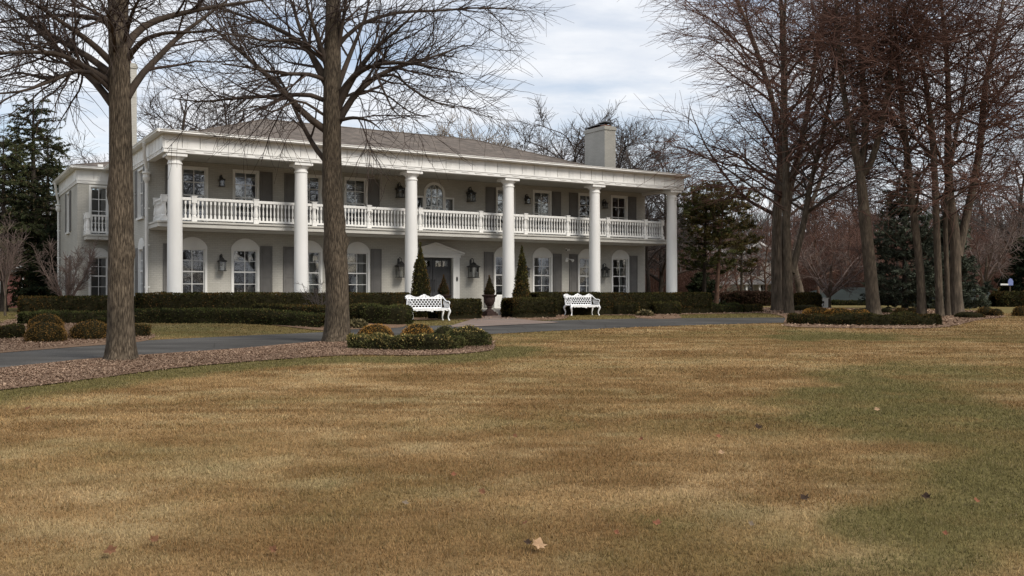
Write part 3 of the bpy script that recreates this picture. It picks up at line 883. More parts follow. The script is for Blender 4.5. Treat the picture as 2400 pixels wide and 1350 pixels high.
cur_low = ['', 'r', 'f', 'r', '', 'r', 'r', 'r']
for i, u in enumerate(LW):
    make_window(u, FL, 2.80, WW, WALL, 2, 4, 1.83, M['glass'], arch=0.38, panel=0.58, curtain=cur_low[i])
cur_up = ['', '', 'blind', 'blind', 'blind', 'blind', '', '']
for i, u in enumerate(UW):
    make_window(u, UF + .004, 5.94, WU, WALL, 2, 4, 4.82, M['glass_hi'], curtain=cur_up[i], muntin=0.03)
SH = [LW[0] - WW / 2 - .285, LW[1] + WW / 2 + .285, LW[2] - WW / 2 - .30, LW[3] + WW / 2 + .30]; SH = SH + [LEN - x for x in reversed(SH)]
for u in SH: make_shutter(u, FL + .05, 2.90, 0.49, WALL)
SU = [UW[0] - WU / 2 - .30, UW[1] + WU / 2 + .30, UW[2] - WU / 2 - .30, UW[3] + WU / 2 + .30]; SU = SU + [LEN - x for x in reversed(SU)]
for u in SU: make_shutter(u, UF + .05, 5.92, 0.51, WALL)

# side-wall windows and shutters (left end)
for (a, b, c, d) in SIDE_UP + [(7.4, 8.4, 3.98, 5.92)]:
    make_window((a + b) / 2, c, d, b - a, UL, 2, 4, (c + d) / 2, M['glass_hi'], side=True)
    make_shutter(a - .28, c, d, .5, UL, True); make_shutter(b + .28, c, d, .5, UL, True)
for (a, b, c, d) in SIDE_LOW + [(7.4, 8.4, .9, 2.8)]:
    make_window((a + b) / 2, c, d, b - a, UL, 2, 4, (c + d) / 2, M['glass'], side=True, arch=0.36)
    make_shutter(a - .28, c, d, .5, UL, True); make_shutter(b + .28, c, d, .5, UL, True)
make_window(-0.93, UF + .022, 5.96, .86, WV, 2, 4, 0, M['glass_hi'], muntin=0.035)
make_window(-0.94, FL, 2.72, .88, WV, 2, 4, 1.77, M['glass'], arch=0.36, panel=.5)
for c, d in ((3.95, 5.9), (.8, 2.8)):
    make_window(15.1, c, d, 1.0, WL2, 2, 4, (c + d) / 2, M['glass'], side=True)
    make_shutter(14.3, c, d, .5, WL2, True); make_shutter(15.9, c, d, .5, WL2, True)

# ---- entrance
mb = MB()
y0 = WALL - 0.10
for s in (-1, 1):
    a = UC + s * DW; b = UC + s * (DW + .32)
    mb.box(a, y0, FL, b, WALL + .05, 2.58)
    mb.box(min(a, b) - .02, y0 - .02, FL, max(a, b) + .02, y0 - .001, FL + .25)
    for k in range(4):
        x = UC + s * (DW + .07 + .055 * k); mb.box(x - .014, y0 - .012, FL + .3, x + .014, y0 - .001, 2.48)
mb.box(UC - DW - .36, y0 - .03, 2.582, UC + DW + .36, WALL + .05, 2.72)
mb.prism([(UC - 1.40, 2.722), (UC + 1.40, 2.722), (UC + 1.40, 2.78), (UC, 3.20), (UC - 1.40, 2.78)], 'y', y0 - .02, WALL + .04)
for s in (-1, 1):
    mb.prism([(UC + s * 1.46, 2.74), (UC + s * 1.46, 2.82), (UC, 3.27), (UC, 3.17)], 'y', y0 - .10, y0 - .021)
mb.box(UC - 1.44, y0 - .09, 2.70, UC + 1.44, y0 - .031, 2.74)
mb.build('door_surround', M['trim'], HOUSE, bevel=0.006)
for s in (-1, 1):
    d = MB(); a, b = (UC - DW + .02, UC - .012) if s < 0 else (UC + .012, UC + DW - .02)
    v0 = WALL + .14; zt = 2.56
    d.box(a, v0, FL, a + .13, v0 + .05, zt); d.box(b - .13, v0, FL, b, v0 + .05, zt)
    for z in (FL, .95, 1.75, 2.06, 2.44): d.box(a + .13, v0 + .001, z, b - .13, v0 + .05, z + .12)
    d.box(a + .13, v0 + .02, FL + .12, b - .13, v0 + .048, 2.06)
    for z, h in ((FL + .17, .45), (1.12, .57)):
        d.box(a + .18, v0 + .008, z, b - .18, v0 + .0195, z + h)
    d.box((a + b) / 2 - .02, v0 + .002, 2.18, (a + b) / 2 + .02, v0 + .048, 2.44)
    o = d.build('door', M['door'], HOUSE)
    g = MB(); g.quad((a + .12, v0 + .03, 2.17), (b - .12, v0 + .03, 2.17), (b - .12, v0 + .03, 2.45), (a + .12, v0 + .03, 2.45)); g.build('pane', M['glass_hi'], o)
    h = MB(); x = (b - .065) if s < 0 else (a + .065)
    h.tube([(x, v0 - .06, 1.05), (x, v0 - .07, 1.3), (x, v0 - .06, 1.6)], [.014] * 3, 8); h.box(x - .012, v0 - .06, 1.06, x + .012, v0, 1.09); h.box(x - .012, v0 - .06, 1.56, x + .012, v0, 1.59)
    h.build('handle', M['iron'], o)
mb = MB(); mb.lathe([(.001, 0), (.075, 0), (.075, .012), (.06, .022), (.001, .022)], 0, 0, 20)
mb.v = [(UC + DW + .17 + x * .62, y0 - .013 - z, 1.62 + y * 1.5) for x, y, z in mb.v]; mb.f = [tuple(reversed(f)) for f in mb.f]
mb.build('doorbell_plate', M['iron'], HOUSE)

# ---- arched balcony door with side lights
mb = MB(); f0 = WALL - .045
R0, R1 = 0.42, 0.54
zc = 5.43
arc = lambda r, n=24: [(UC + r * cos(pi * i / n), zc + r * sin(pi * i / n)) for i in range(n + 1)]
ou, inn = arc(R1), arc(R0)
for i in range(24):
    mb.prism([ou[i], ou[i + 1], inn[i + 1], inn[i]], 'y', f0, WALL + .03)
for s in (-1, 1):
    mb.box(UC + s * R0, f0, UF, UC + s * R1, WALL + .1, zc)
    mb.box(UC + s * .93, f0 + .003, UF, UC + s * 1.0, WALL + .1, 5.32); mb.box(UC + s * (R1 + .001), f0 + .003, 5.24, UC + s * .93, WALL + .1, 5.32)
    mb.box(UC + s * (R1 + .001), f0 + .003, UF, UC + s * (R1 + .035), WALL + .1, 5.24)
t = .016
for x in (-.14, .14): mb.box(UC + x - t, WALL - .02, UF, UC + x + t, WALL + .0, zc)
for z in (4.25, 4.85, 5.28): mb.box(UC - R0, WALL - .018, z - t, UC + R0, WALL - .002, z + t)
for s in (-1, 1):
    for off in (-.14, .14, .42):
        # gothic bars: arcs springing from each mullion
        cx = UC + s * (off) - s * .56 * 1.0
        pts = []
        for i in range(13):
            a = i / 12 * radians(62); px = UC + s * off - s * .62 * (1 - cos(a)) ; pz = zc + .62 * sin(a)
            if (px - UC) ** 2 + (pz - zc) ** 2 < R0 * R0: pts.append((px, WALL - .012, pz))
        if len(pts) > 2: mb.tube(pts, [.013] * len(pts), 5)
mb.box(UC - .93, WALL - .02, UF, UC - .576, WALL + .02, UF + .5); mb.box(UC + .576, WALL - .02, UF, UC + .93, WALL + .02, UF + .5)
dd = mb.build('balcony_door', M['trim'], HOUSE)
g = MB(); poly = [(UC - R0, UF + .01), (UC + R0, UF + .01)] + [(UC + (R0) * cos(pi * i / 24), zc + R0 * sin(pi * i / 24)) for i in range(25)]
g.add([(x, WALL - .006, z) for x, z in poly], [tuple(range(len(poly)))]); g.build('pane', M['glass_hi'], dd)
for s in (-1, 1):
    g = MB(); a, b = sorted((UC + s * .57, UC + s * .935)); g.quad((a, WALL + .06, UF), (b, WALL + .06, UF), (b, WALL + .06, 5.25), (a, WALL + .06, 5.25)); g.build('pane', M['glass_hi'], dd)

# ---- columns
colmb = MB()
prof = [(.33, FL - .02), (.33, FL + .10), (.36, FL + .14), (.36, FL + .20), (.29, FL + .25)]
for i in range(13):
    t_ = i / 12; prof.append((.272 - .034 * t_ ** 1.7, FL + .28 + (5.62 - FL - .28) * t_))
prof += [(.238, 5.63), (.262, 5.64), (.268, 5.665), (.262, 5.69), (.238, 5.70), (.238, 5.78), (.25, 5.79), (.29, 5.83), (.335, 5.88), (.335, 5.90)]
colmb.lathe(prof, 0, 0, 40)
colmb.box(-.36, -.36, 5.90, .36, .36, 5.985); colmb.box(-.33, -.33, 5.986, .33, .33, 6.016)
col0 = colmb.build('column', M['white'], HOUSE, smooth=True, angle=35)
for i in range(1, 6):
    c = col0.copy(); COL.objects.link(c); c.parent = HOUSE; c.location = (BAY * i, 0, 0)

# ---- terrace and step
mb = MB()
mb.box(UL - .1, -.55, -.3, UR + .1, WALL + .02, FL - .022)
mb.build('porch_floor', M['stone'], HOUSE, bevel=.01)

# ---- balcony slab with its mouldings
SV = 0.75
mb = MB()
mb.box(UL - .03, SV - .03, UF - .075, UR + .03, WALL - .003, UF - .002)
mb.box(UL, SV + .02, UF - .23, UR, WALL - .003, UF - .076)
mb.box(UL + .06, SV + .32, 3.40, UR - .06, WALL - .004, UF - .231)
mb.build('balcony_slab', M['greige'], HOUSE, bevel=.008)

# ---- balustrade
RV = 0.97
bal = MB()
bal.box(UL + .12, RV - .06, UF + .80, UR - .12, RV + .06, UF + .87); bal.box(UL + .12, RV - .045, UF + .87, UR - .12, RV + .045, UF + .905)
bal.box(UL + .12, RV - .05, UF + .06, UR - .12, RV + .05, UF + .135)
for u in (UL + .25, UR - .25):
    bal.box(u - .06, RV + .1, UF + .799, u + .06, WALL - .02, UF + .872); bal.box(u - .05, RV + .1, UF + .061, u + .05, WALL - .02, UF + .134)
BAL = bal.build('balustrade', M['white'], HOUSE)
nm = MB()
nm.box(-.095, -.095, 0, .095, .095, .16)
nm.lathe([(.09, .161), (.10, .19), (.085, .22), (.075, .24), (.098, .33), (.085, .46), (.066, .60), (.07, .64), (.08, .66), (.08, .68), (.07, .70)], 0, 0, 14)
nm.box(-.092, -.092, .701, .092, .092, .93); nm.box(-.105, -.105, .931, .105, .105, .965)
nm0 = nm.build('newel', M['white'], BAL, smooth=True, angle=30)
nus = [-.19, .89, 3.22, 5.57, 7.92, 10.27]; nus = nus + [LEN - x for x in reversed(nus)]
nms = [(u, RV) for u in nus] + [(-.19, WALL - .12), (LEN + .19, WALL - .12)]
nm0.location = (nms[0][0], nms[0][1], UF)
for u, v in nms[1:]:
    c = nm0.copy(); COL.objects.link(c); c.parent = BAL; c.location = (u, v, UF)
bm_ = MB()
bm_.box(-.036, -.036, 0, .036, .036, .12)
bm_.lathe([(.034, .121), (.024, .15), (.02, .17), (.036, .24), (.034, .29), (.022, .42), (.02, .47), (.028, .49), (.022, .505), (.034, .525)], 0, 0, 8)
bm_.box(-.034, -.034, .526, .034, .034, .664)
places = []
for a, b in zip(nus[:-1], nus[1:]):
    n = max(2, round((b - a - .2) / .148)); g = (b - a) / (n + 1)
    places += [(a + g * (k + 1), RV) for k in range(n)]
places.sort(key=lambda p: p[0])
for u in (-.19, LEN + .19):
    for k in range(8): places.append((u, RV + .2 + k * .155))
b0 = None; rest = MB()
near = places[:92] + [p for p in places if p[1] > RV][:8]
for p in near:
    if b0 is None:
        b0 = bm_.build('baluster', M['white'], BAL, smooth=True, angle=30); c = b0
    else:
        c = b0.copy(); COL.objects.link(c); c.parent = BAL
    c.location = (p[0], p[1], UF + .135)
for p in places:
    if p in near: continue
    o = len(rest.v); rest.v += [(x + p[0], y + p[1], z + UF + .135) for x, y, z in bm_.v]; rest.f += [tuple(i + o for i in f) for f in bm_.f]; rest.m += bm_.m
r_ = rest.build('baluster_run', M['white'], BAL, smooth=True, angle=30); tag(r_, kind='stuff')

# ---- frieze: boarded band with triple flutes at every seam
FV, FZ0, FZ1 = -.38, 6.19, 6.66


def frieze_profile(x0, x1, step=.62):
    P = []; x = x0; n = max(1, round((x1 - x0) / step)); step = (x1 - x0) / n
    for i in range(n):
        a = x0 + i * step
        P += [(a, -0.022), (a + .026, -0.022), (a + .026, .022)]
        q = a + .07
        for k in range(4):
            P += [(q, .022), (q + .006, .012), (q + .018, .012), (q + .024, .022)]; q += .052
        P += [(a + step - .004, .022), (a + step - .004, -0.022)]
    P.append((x1, 0.0))
    return P


def frieze_u(mb, u0, u1, v):
    P = frieze_profile(u0, u1)
    for (a, da), (b, db) in zip(P[:-1], P[1:]):
        mb.quad((a, v - da, FZ0), (b, v - db, FZ0), (b, v - db, FZ1), (a, v - da, FZ1))


def frieze_v(mb, v0, v1, u):
    P = frieze_profile(v0, v1)
    for (a, da), (b, db) in zip(P[:-1], P[1:]):
        mb.quad((u - da, b, FZ0), (u - da, a, FZ0), (u - da, a, FZ1), (u - db, b, FZ1)) if False else mb.quad((u - db, b, FZ0), (u - da, a, FZ0), (u - da, a, FZ1), (u - db, b, FZ1))


def bands_u(mb, u0, u1, v):
    mb.box(u0, v - .03, 6.02, u1, v + .25, 6.185); mb.box(u0 - .02, v - .055, 6.150, u1 + .02, v - .031, 6.20)
    n = int((u1 - u0) / .62)
    for k in range(n):
        a = u0 + .15 + k * (u1 - u0) / n; mb.box(a, v - .050, 6.085, min(a + .32, u1 - .01), v - .031, 6.125)


def bands_v(mb, v0, v1, u):
    mb.box(u - .03, v0, 6.02, u + .25, v1, 6.184); mb.box(u - .055, v0 - .02, 6.149, u - .031, v1, 6.199)
    n = int((v1 - v0) / .62)
    for k in range(n):
        a = v0 + .15 + k * (v1 - v0) / n; mb.box(u - .050, a, 6.085, u - .031, min(a + .32, v1 - .01), 6.125)


FUL, FUR = -.47, LEN + .45
mb = MB()
frieze_u(mb, FUL, FUR, FV); frieze_v(mb, FV, WV - .3, FUL)
mb.quad((FUR, FV, FZ0), (FUR, BACK, FZ0), (FUR, BACK, FZ1), (FUR, FV, FZ1))
bands_u(mb, FUL, FUR, FV + .02); bands_v(mb, FV + .3, WV - .3, FUL + .02)
mb.box(FUR - .25, FV + .3, 6.02, FUR + .01, WALL, 6.186)
frieze_u(mb, WL2 - .03, FUL, WV - .03); frieze_v(mb, WV - .03, 18.9, WL2 - .03)
bands_u(mb, WL2 - .03, FUL - .1, WV - .01); bands_v(mb, WV + .3, 18.9, WL2 - .01)
mb.build('frieze', M['white'], HOUSE)
mb = MB(); mb.box(FUL + .2, FV + .2, 6.135, FUR - .2, WALL + .2, 6.18); mb.build('porch_ceiling', M['soffit'], HOUSE)

# ---- eaves, gutters and roof
EUL, EUR, EVF, EVB = -.72, LEN + .62, -.70, 19.3
mb = MB()
mb.box(EUL + .06, EVF + .06, 6.661, EUR - .06, EVB - .06, 6.70)
gut = [(0, 0), (.03, -.01), (.085, .03), (.075, .06), (.105, .10), (.105, .115), (0, .115)]      # ogee profile (out, up)
G0 = 6.66
mb.prism([(EVF + .06 - a, G0 + b) for a, b in gut], 'x', EUL - .045, EUR + .045)
mb.prism([(EUL + .06 - a, G0 + b + .0015) for a, b in gut], 'y', EVF - .045, WV - .45)
mb.prism([(EUR - .06 + a, G0 + b + .0015) for a, b in gut], 'y', EVF - .045, EVB)
W_EUL, W_EVF = -2.14, WV - .4
mb.box(W_EUL + .06, W_EVF + .06, 6.6625, EUL + .05, EVB - .06, 6.701)
mb.prism([(W_EVF + .06 - a, G0 + b) for a, b in gut], 'x', W_EUL - .045, EUL + .06)
mb.prism([(W_EUL + .06 - a, G0 + b + .0015) for a, b in gut], 'y', W_EVF - .045, EVB)
mb.build('gutter', M['white'], HOUSE)
mb = MB()
E0 = 6.735
RZ, RV0, RA, RB = 9.27, 9.15, 6.0, LEN - 6.0


def hip(mb, u0, u1, v0, v1, z0, ra, rb, rv, rz):
    n = 10
    A, B, C, D = (u0, v0, z0), (u1, v0, z0), (u1, v1, z0), (u0, v1, z0); R, S = (ra, rv, rz), (rb, rv, rz)
    mb.add([A, B, C, D, R, S], [(0, 1, 5, 4), (1, 2, 5), (2, 3, 4, 5), (3, 0, 4)])
    for p, q in ((A, B), (B, C), (C, D), (D, A)):
        mb.quad((p[0], p[1], z0 - .06), (q[0], q[1], z0 - .06), q, p)
    # ridge and hip caps
    for p, q in ((R, S), (A, R), (D, R), (B, S), (C, S)):
        mb.tube([p, q], [.05, .05], 6)


hip(mb, UL - .12, UR + .12, 2.2, EVB - .3, E0 + .05, RA, RB, RV0, RZ)
mb.box(EUL - .01, EVF - .01, E0 - .03, EUR + .01, 2.9, E0 + .035); mb.box(EUL - .01, 2.901, E0 - .029, UL + 1.0, EVB, E0 + .034); mb.box(UR - 1.0, 2.901, E0 - .029, EUR + .01, EVB, E0 + .034)
hip(mb, W_EUL - .01, 8, W_EVF - .01, EVB - .002, E0 + .028, 1.6, 6, 15.3, 7.75)
mb.build('roof', M['shingle'], HOUSE)
mb = MB(); mb.box(-1.02, WV - .33, 6.80, -.8, WV - .16, 6.90); mb.build('gutter_box', M['white'], HOUSE)


def chimney(u0, u1, v0, v1, z0, z1, flues):
    mb = MB(); mb.box(u0, v0, z0, u1, v1, z1 - .22)
    mb.box(u0 - .04, v0 - .04, z1 - .219, u1 + .04, v1 + .04, z1 - .12); mb.box(u0 - .02, v0 - .02, z1 - .119, u1 + .02, v1 + .02, z1 - .04); mb.box(u0 + .03, v0 + .03, z1 - .039, u1 - .03, v1 - .03, z1)
    o = mb.build('chimney', M['brick'], HOUSE)
    for k, (v, h) in enumerate(flues):
        f = MB(); c = (u0 + u1) / 2; f.box(c - .2, v - .2, z1 + .001, c + .2, v + .2, z1 + h * .45); f.build('flue', M['copper'], o)
        f = MB()
        for sx in (-1, 1):
            for sy in (-1, 1): f.box(c + sx * .18 - .02, v + sy * .18 - .02, z1 + h * .45, c + sx * .18 + .02, v + sy * .18 + .02, z1 + h)
        f.add([(c - .32, v - .36, z1 + h), (c + .32, v - .36, z1 + h), (c + .32, v + .36, z1 + h), (c - .32, v + .36, z1 + h), (c - .1, v - .1, z1 + h + .13), (c + .1, v - .1, z1 + h + .13), (c + .1, v + .1, z1 + h + .13), (c - .1, v + .1, z1 + h + .13)],
              [(3, 2, 1, 0), (4, 5, 6, 7), (0, 1, 5, 4), (1, 2, 6, 5), (2, 3, 7, 6), (3, 0, 4, 7)])
        f.build('chimney_cap', M['iron'], o)


chimney(LEN - .33, LEN + .41, 5.0, 6.82, 6.3, 9.97, [(5.42, .20), (6.05, .13), (6.55, .10)])
chimney(-.93, -.20, 6.4, 8.2, -.3, 10.6, [(6.95, .3), (7.7, .25)])


def downspout(u, v, eu, ev):
    mb = MB()
    mb.tube([(eu, ev, 6.64), ((eu + u) / 2 - .02, (ev + v) / 2, 6.2), (u, v, 5.72), (u, v, 5.62)], [.06, .06, .06, .06], 8)
    mb.lathe([(.07, 5.60), (.15, 5.60), (.16, 5.54), (.12, 5.50), (.12, 5.42), (.14, 5.40), (.13, 5.30), (.09, 5.24), (.06, 5.18)][::-1], u, v, 12)
    mb.tube([(u, v, 5.2), (u, v, .1)], [.055, .055], 8)
    for z in (4.2, 2.8, 1.2): mb.box(u - .075, v - .03, z, u + .13, v + .03, z + .04)
    mb.build('downspout', M['trim'], HOUSE, smooth=True, angle=30)


downspout(UL - .1, 2.42, EUL, 1.9)
downspout(WL2 - .1, 18.6, W_EUL, 18.2)

# ---- the little balcony of the wing
mb = MB()
mb.box(-1.62, WV - .92, UF - .09, UL - .002, WV - .003, UF - .002); mb.box(-1.58, WV - .88, UF - .25, UL - .002, WV - .003, UF - .091)
mb.build('side_balcony_slab', M['greige'], HOUSE, bevel=.008)
sb = MB(); v = WV - .80
sb.box(-1.5, v - .05, UF + .80, UL - .01, v + .05, UF + .88); sb.box(-1.5, v - .04, UF + .06, UL - .01, v + .04, UF + .13)
sb.box(-1.55, v + .1, UF + .801, -1.45, WV - .01, UF + .879); sb.box(-1.54, v + .1, UF + .061, -1.46, WV - .01, UF + .129)
SBL = sb.build('side_balustrade', M['white'], HOUSE)
for u, w in ((-1.5, v), (-1.5, WV - .11)):
    c = nm0.copy(); COL.objects.link(c); c.parent = SBL; c.location = (u, w, UF)
for k in range(6):
    c = b0.copy(); COL.objects.link(c); c.parent = SBL; c.location = (-1.34 + k * .15, v, UF + .13)
for k in range(3):
    c = b0.copy(); COL.objects.link(c); c.parent = SBL; c.location = (-1.5, v + .2 + k * .15, UF + .13)

# ---- fittings on the wall above the hedge
def fitting(name, u, z, label, cat):
    t = thing(name, label, cat, hw(u, WALL, z), HROT)
    m1 = MB(); m1.lathe([(.001, 0), (.06, 0), (.06, .03), (.001, .03)], 0, 0, 14); m1.v = [(x, -q, y) for x, y, q in m1.v]; m1.f = [tuple(reversed(f)) for f in m1.f]; m1.build('mount', M['white'], t)
    return t


t = fitting('security_camera', 18.98, 3.13, 'small white security camera high on the wall under the balcony', 'camera')
m1 = MB(); m1.tube([(0, -.03, 0), (0, -.12, -.02)], [.02, .02], 8); m1.tube([(.12, -.10, -.02), (-.10, -.16, -.05)], [.045, .045], 12); m1.build('body', M['white'], t, smooth=True)
m1 = MB(); m1.tube([(-.101, -.16, -.05), (-.12, -.165, -.052)], [.036, .03], 12); m1.build('lens', M['iron'], t)
t = fitting('flood_light', 19.02, 2.66, 'white twin-headed flood light on the wall between two shutters', 'lamp')
for s in (-1, 1):
    m1 = MB(); m1.tube([(0, -.03, 0), (s * .1, -.1, -.02), (s * .15, -.17, -.05)], [.018, .018, .03], 8); m1.tube([(s * .15, -.17, -.05), (s * .19, -.26, -.10)], [.04, .075], 12); m1.build('lamp_head', M['white'], t, smooth=True)

# ---- lamp standing inside a ground-floor window
t = thing('table_lamp', 'table lamp with white drum shade standing inside a ground-floor window', 'lamp', hw(8.22, WALL + .62, FL), HROT)
m1 = MB(); m1.box(-.25, -.2, 0, .25, .2, .68); m1.build('side_table', M['inside'], t)
m1 = MB(); m1.lathe([(.09, .681), (.10, .70), (.04, .74), (.07, .9), (.03, 1.02), (.012, 1.1)], 0, 0, 14); m1.build('base', M['curtain'], t, smooth=True)
m1 = MB(); m1.lathe([(.17, 1.05), (.14, 1.42)], 0, 0, 20); m1.build('lamp_shade', M['curtain'], t, smooth=True)


# ================================================================== WALL LANTERNS
def make_lantern(u, z, H, w, label, group):
    t = thing('wall_lantern', label, 'lantern', hw(u, WALL, z), HROT, group)
    bh = H * .52; y = -(w * .5 + .10)
    h = w / 2
    br = MB()
    br.box(-.05, -.02, bh * .55, .05, -.001, H * .86)
    pts = []
    for i in range(15):
        a = pi * 1.05 * i / 14
        pts.append((0, y * .5 - y * .5 * -cos(a) * -1 if False else y / 2 + (-y / 2) * cos(a), H * .80 + .10 * sin(a) * (H / .8)))
    br.tube([(0, -.015, H * .62)] + pts, [.016] * (len(pts) + 1), 7)
    br.tube([(0, pts[-1][1], pts[-1][2]), (0, y, bh + H * .22)], [.013, .013], 6)
    for i in range(10):
        pass
    br.build('bracket', M['iron'], t, smooth=True)
    cg = MB(); s = .018
    for sx in (-1, 1):
        for sy in (-1, 1):
            cg.box(sx * (h - s) - s / 2, y + sy * (h - s) - s / 2, .02, sx * (h - s) + s / 2, y + sy * (h - s) + s / 2, bh)
    for z0_, z1_, e in ((0, .03, .012), (bh - .025, bh, .012)):
        for sx in (-1, 1):
            cg.box(sx * h - .014, y - h - e, z0_, sx * h + .014, y + h + e, z1_)
            cg.box(-h + .0141, y + sx * h - .0141, z0_ + .001, h - .0141, y + sx * h + .0141, z1_ - .001)
    cg.box(-h + .015, y - h + .015, .003, h - .015, y + h - .015, .018)
    cg.build('cage', M['iron'], t)
    rf = MB(); r = h * 1.25
    rf.lathe([(r * 1.42, bh + .001), (r * 1.42, bh + .02), (r * .8, bh + H * .09), (r * .55, bh + H * .12), (r * .55, bh + H * .15), (r * .35, bh + H * .19), (.02, bh + H * .23), (.03, bh + H * .245), (.012, bh + H * .26)], 0, y, 4, pi / 4)
    rf.build('lantern_roof', M['iron'], t)
    gl = MB(); g = h - .012
    gl.quad((-g, y - g, .03), (g, y - g, .03), (g, y - g, bh - .025), (-g, y - g, bh - .025)); gl.quad((-g, y + g, .03), (-g, y - g, .03), (-g, y - g, bh - .025), (-g, y + g, bh - .025))
    gl.quad((g, y - g, .03), (g, y + g, .03), (g, y + g, bh - .025), (g, y - g, bh - .025))
    gl.build('glass', M['lglass'], t)
    cd = MB()
    for dx, dy in ((-.04, 0), (.04, .02), (0, -.04)): cd.lathe([(.014, .02), (.014, bh * .5), (.006, bh * .55)], dx, y + dy, 8)
    cd.build('candle', M['curtain'], t)


GL, GU = 'black lanterns along the ground-floor wall', 'black lanterns along the balcony wall'
for u, z, H, w, lab, g in [
    (2.28, 1.85, .74, .26, 'black wall lantern on the ground floor between the two leftmost arched windows', GL),
    (10.0, 1.66, .96, .38, 'large black wall lantern left of the front door, half behind a column', GL),
    (13.62, 1.68, .96, .38, 'large black wall lantern right of the front door', GL),
    (16.5, 1.73, .74, .27, 'black wall lantern mostly hidden behind the right cone-shaped evergreen', GL),
    (21.23, 1.77, .74, .27, 'black wall lantern on the ground floor between the two rightmost arched windows', GL),
    (2.28, 5.20, .50, .19, 'small black lantern on the balcony wall between the two leftmost upper windows', GU),
    (9.98, 5.16, .72, .30, 'black lantern left of the arched balcony door, edge showing past a column', GU),
    (13.53, 5.17, .72, .30, 'black lantern right of the arched balcony door', GU),
    (16.62, 5.22, .50, .19, 'small black lantern beside the white window right of the fourth column upstairs', GU),
    (21.23, 5.22, .50, .19, 'small black lantern upstairs left of the last balcony window', GU)]:
    make_lantern(u, z, H, w, lab, g)


